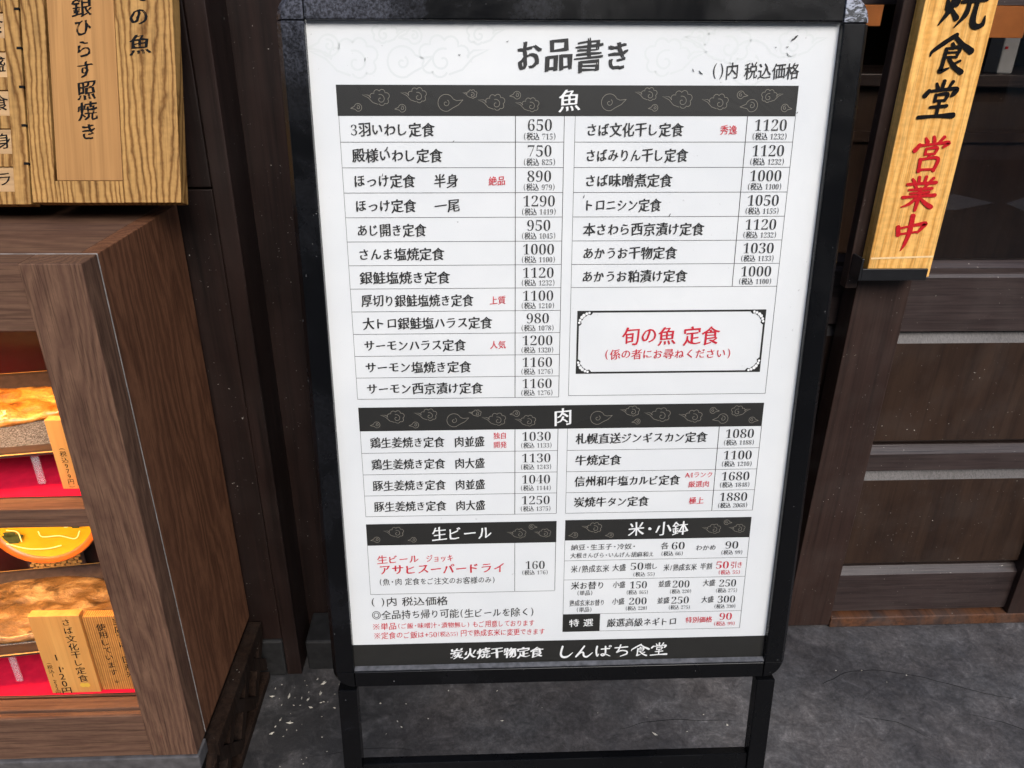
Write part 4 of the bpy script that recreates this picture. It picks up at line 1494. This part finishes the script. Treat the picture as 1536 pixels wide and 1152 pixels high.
cf = 0.8600
c1 = thing("price_card", (-0.585, cf, 0.241), "pine price card with a gold sticker naming dried mackerel, in front of the lower dish", "price card", "wooden cards in the display case")
card_box(c1, -0.6340, -0.5640, cf, 0.2412, 0.3880, 'card')
w = MB()
column_of_text(w, "さば文化干し定食", -0.5835, 0.3835, 0.0148, VM(cf - 0.0004), 0, 1.03, bold=0.010)
column_of_text(w, "1,120円", -0.6125, 0.3180, 0.0165, VM(cf - 0.0004), 0, 1.0, bold=0.008, sans=True)
column_of_text(w, "(税込1,232円)", -0.6255, 0.3020, 0.0085, VM(cf - 0.0004), 0, 1.0, bold=0.0, sans=True)
w.build("writing", M['ink'], c1)
hb = MB()
for dx in (-0.003, 0.003):
    hb.add([(-0.5835 + dx + 0.0045 * math.cos(2 * math.pi * k / 14), 0.2565 + 0.004 * math.sin(2 * math.pi * k / 14), 0.0003 + dx * 0.01) for k in range(14)], [list(range(14))], VM(cf - 0.0004))
hb.build("sticker", M['gold'], c1)
c2 = thing("price_card", (-0.52, cf + 0.004, 0.241), "striped cedar card about domestic rice, next to the corner post", "notice card", "wooden cards in the display case")
card_box(c2, -0.5625, -0.4960, cf + 0.004, 0.2412, 0.3820, 'card_stripe')
w = MB()
column_of_text(w, "使用しています。", -0.5400, 0.3690, 0.0140, VM(cf + 0.0036), 0, 1.03, bold=0.010)
column_of_text(w, "当店では、国産米", -0.5160, 0.3790, 0.0140, VM(cf + 0.0036), 0, 1.03, bold=0.010)
w.build("writing", M['ink'], c2)
c3 = thing("price_card", (-0.51, 0.868, 0.594), "pine price card standing on the upper shelf against the corner post", "price card", "wooden cards in the display case")
card_box(c3, -0.5390, -0.4720, 0.866, 0.5940, 0.6950, 'card')
w = MB()
column_of_text(w, "(税込979円)", -0.5265, 0.6560, 0.0088, VM(0.8656), 0, 1.05, bold=0.004, sans=True)
column_of_text(w, "890円", -0.5120, 0.6560, 0.0160, VM(0.8656), 0, 1.0, bold=0.0)
w.build("writing", M['ink'], c3)

# ------------------------------------------------------------------ menu boards leaning back against the left wall
TL_ = R(20)
NP = Vector((-0.3695, 0.985, 0.9387))      # lower right front corner of the big board


def lean(dw=0.0):
    """local x = right, y = up the board, z = out of the board."""
    c_, s_ = math.cos(TL_), math.sin(TL_)
    o = NP + Vector((0, -c_, s_)) * dw
    return Matrix(((1, 0, 0, o.x), (0, s_, -c_, o.y), (0, c_, s_, o.z), (0, 0, 0, 1)))


NB = lean()
HT = 0.335
mbd = thing("wall_menu_board", (-0.46, 1.0, 0.935), "big ash-wood menu board with a pale strip of brush writing, leaning over the display case", "menu board", "wooden menu boards on the wall")
MB().box(-0.1822, -0.1537, 0.0, HT, -0.024, 0.0).build("board_left", M['ash'], mbd, bevel=0.0010, xf=NB)
MB().box(-0.0703, 0.0, 0.0, HT, -0.024, 0.0).build("board_right", M['ash'], mbd, bevel=0.0010, xf=NB)
MB().box(-0.1535, -0.0705, 0.0, 0.0266, -0.024, -0.0002).build("board_foot", M['ash'], mbd, bevel=0.0004, xf=NB)
MB().box(-0.1535, -0.0705, 0.0268, HT, -0.0238, -0.0110).build("board_back", M['plank'], mbd, xf=NB)
MB().box(-0.5200, -0.4000, 1.012, 1.1170, 0.9500, 0.9700).build("wall_support", M['plank'], mbd)
w = MB()
column_of_text(w, "旬の魚", -0.0413, 0.2680, 0.0268, lean(0.0003), 0, 1.185, bold=0.030, hand=0.13, wobble=0.06)
w.build("writing", M['ink'], mbd)
st = thing("menu_strip", (-0.48, 1.0, 0.965), "pale cedar strip naming grilled silver fish, slotted into the big leaning board", "menu strip")
MB().box(-0.1508, -0.0709, 0.0272, HT, -0.0108, -0.0006).build("board", M['ash_strip'], st, bevel=0.0005, xf=NB)
w = MB()
column_of_text(w, "銀ひらす照焼き", -0.1090, 0.2465, 0.0243, lean(-0.0003), 0, 1.016, bold=0.026, hand=0.13, wobble=0.06)
w.build("writing", M['ink'], st)

lb_ = thing("wall_menu_board", (-0.70, 1.0, 0.935), "notched ash-wood menu board holding rows of small name plaques", "menu board", "wooden menu boards on the wall")
MB().box(-0.2055, -0.1866, -0.0018, HT, -0.026, -0.004).build("side_board", M['ash'], lb_, bevel=0.0010, xf=NB)
MB().box(-0.52, -0.2058, -0.0018, HT, -0.026, -0.0160).build("board_back", M['ash'], lb_, bevel=0.001, xf=NB)
MB().box(-0.7400, -0.6100, 1.012, 1.1170, 0.9480, 0.9680).build("wall_support", M['plank'], lb_)
chars = ["ラ", "半身", "定食", "並盛", "定食"]
labs = ["lowest name plaque on the notched board, ending in the sign for ra", "name plaque ending in the character for body, second from the bottom of the notched board",
        "name plaque ending in the character for meal, third from the bottom of the notched board", "name plaque ending in the character for serving, fourth from the bottom of the notched board",
        "top visible name plaque of the notched board, cut by the picture's upper edge"]
PI_ = 0.0462
for k in range(6):
    z0 = 0.0143 + k * PI_
    zb = -0.0016 if k == 0 else z0 - PI_ + 0.0303
    MB().box(-0.51, -0.2058, zb, z0 - 0.0004, -0.0158, -0.0046).build("cross_strip", M['ash'], lb_, bevel=0.0005, xf=NB)
    MB().box(-0.1915, -0.1858, z0 + 0.0325, z0 + 0.0355, -0.012, -0.0034).build("notch", M['ink'], lb_, xf=NB)
    if k == 5:
        break
    org = NB @ Vector((-0.28, z0, -0.01))
    pq = thing("name_plaque", org, labs[k], "name plaque", "name plaques in the notched board")
    MB().box(-0.50, -0.2062, z0, z0 + 0.0298, -0.0155, -0.0072).build("plate", M['plaque'], pq, bevel=0.0004, xf=NB)
    w = MB()
    line_of_text(w, chars[k], -0.2072 if k else -0.2085, z0 + 0.0150, 0.0205, lean(-0.0069), 0, align='R', bold=0.014)
    w.build("writing", M['ink'], pq)

# ------------------------------------------------------------------ hairline cracks in the concrete
hc = MB()
for pts in ([(0.66, 1.06, 1), (0.74, 1.09, 1.3), (0.84, 1.075, 1), (0.95, 1.03, .8), (1.03, 1.0, .3)], [(0.9, 0.98, .4), (0.97, 0.95, 1), (1.01, 0.90, .9), (1.05, 0.86, .3)], [(-0.30, 0.93, .3), (-0.2, 0.945, .9), (-0.12, 0.94, .4)],
            [(0.25, 0.97, .3), (0.33, 0.985, .9), (0.47, 0.98, .5)], [(0.70, 0.98, .4), (0.76, 0.965, .9), (0.80, 0.93, .3)]):
    pp = spline(pts, 9)
    hc.ribbon([(p.x, p.y + 0.003 * noise.noise(Vector((p.x * 40, p.y * 40, 2)))) for p in pp], [0.0007 * max(.2, p.z) * (1 + 0.6 * noise.noise(Vector((i * 0.9, 3, p.x)))) for i, p in enumerate(pp)], 0.0006)
tag(hc.build("floor_cracks", plain("dark_crack", (0.012, 0.012, 0.012), 0.9)), kind='structure')

# ------------------------------------------------------------------ crumbs on the floor and along the lip
rnd = random.Random(11)
cr = MB()
for k in range(95):
    if k < 62:
        x = rnd.gauss(-0.335, 0.045)
        y = rnd.gauss(1.045, 0.055)
    else:
        x, y = rnd.uniform(-0.25, 0.9), rnd.uniform(0.95, 1.18)
    if y > 1.115 or x < -0.40:
        continue
    s = rnd.choice((0.0006, 0.0007, 0.0008, 0.001, 0.0012, 0.0014, 0.0024))
    l = s * rnd.uniform(1.0, 3.2)
    T = Matrix.Translation((x, y, s * 0.45)) @ Matrix.Rotation(rnd.uniform(0, 6.3), 4, 'Z') @ Matrix.Rotation(rnd.uniform(-.3, .3), 4, 'Y')
    cr.add([(-l, 0, 0), (0, -s, -s * .4), (l, 0, 0), (0, s, -s * .3), (0.1 * l, 0, s * .6)], [(0, 1, 4), (1, 2, 4), (2, 3, 4), (3, 0, 4), (3, 2, 1, 0)], T)
tag(cr.build("floor_crumbs", M['debris']), "pale crumbs and litter specks scattered on the dark floor", "crumbs", kind='stuff')
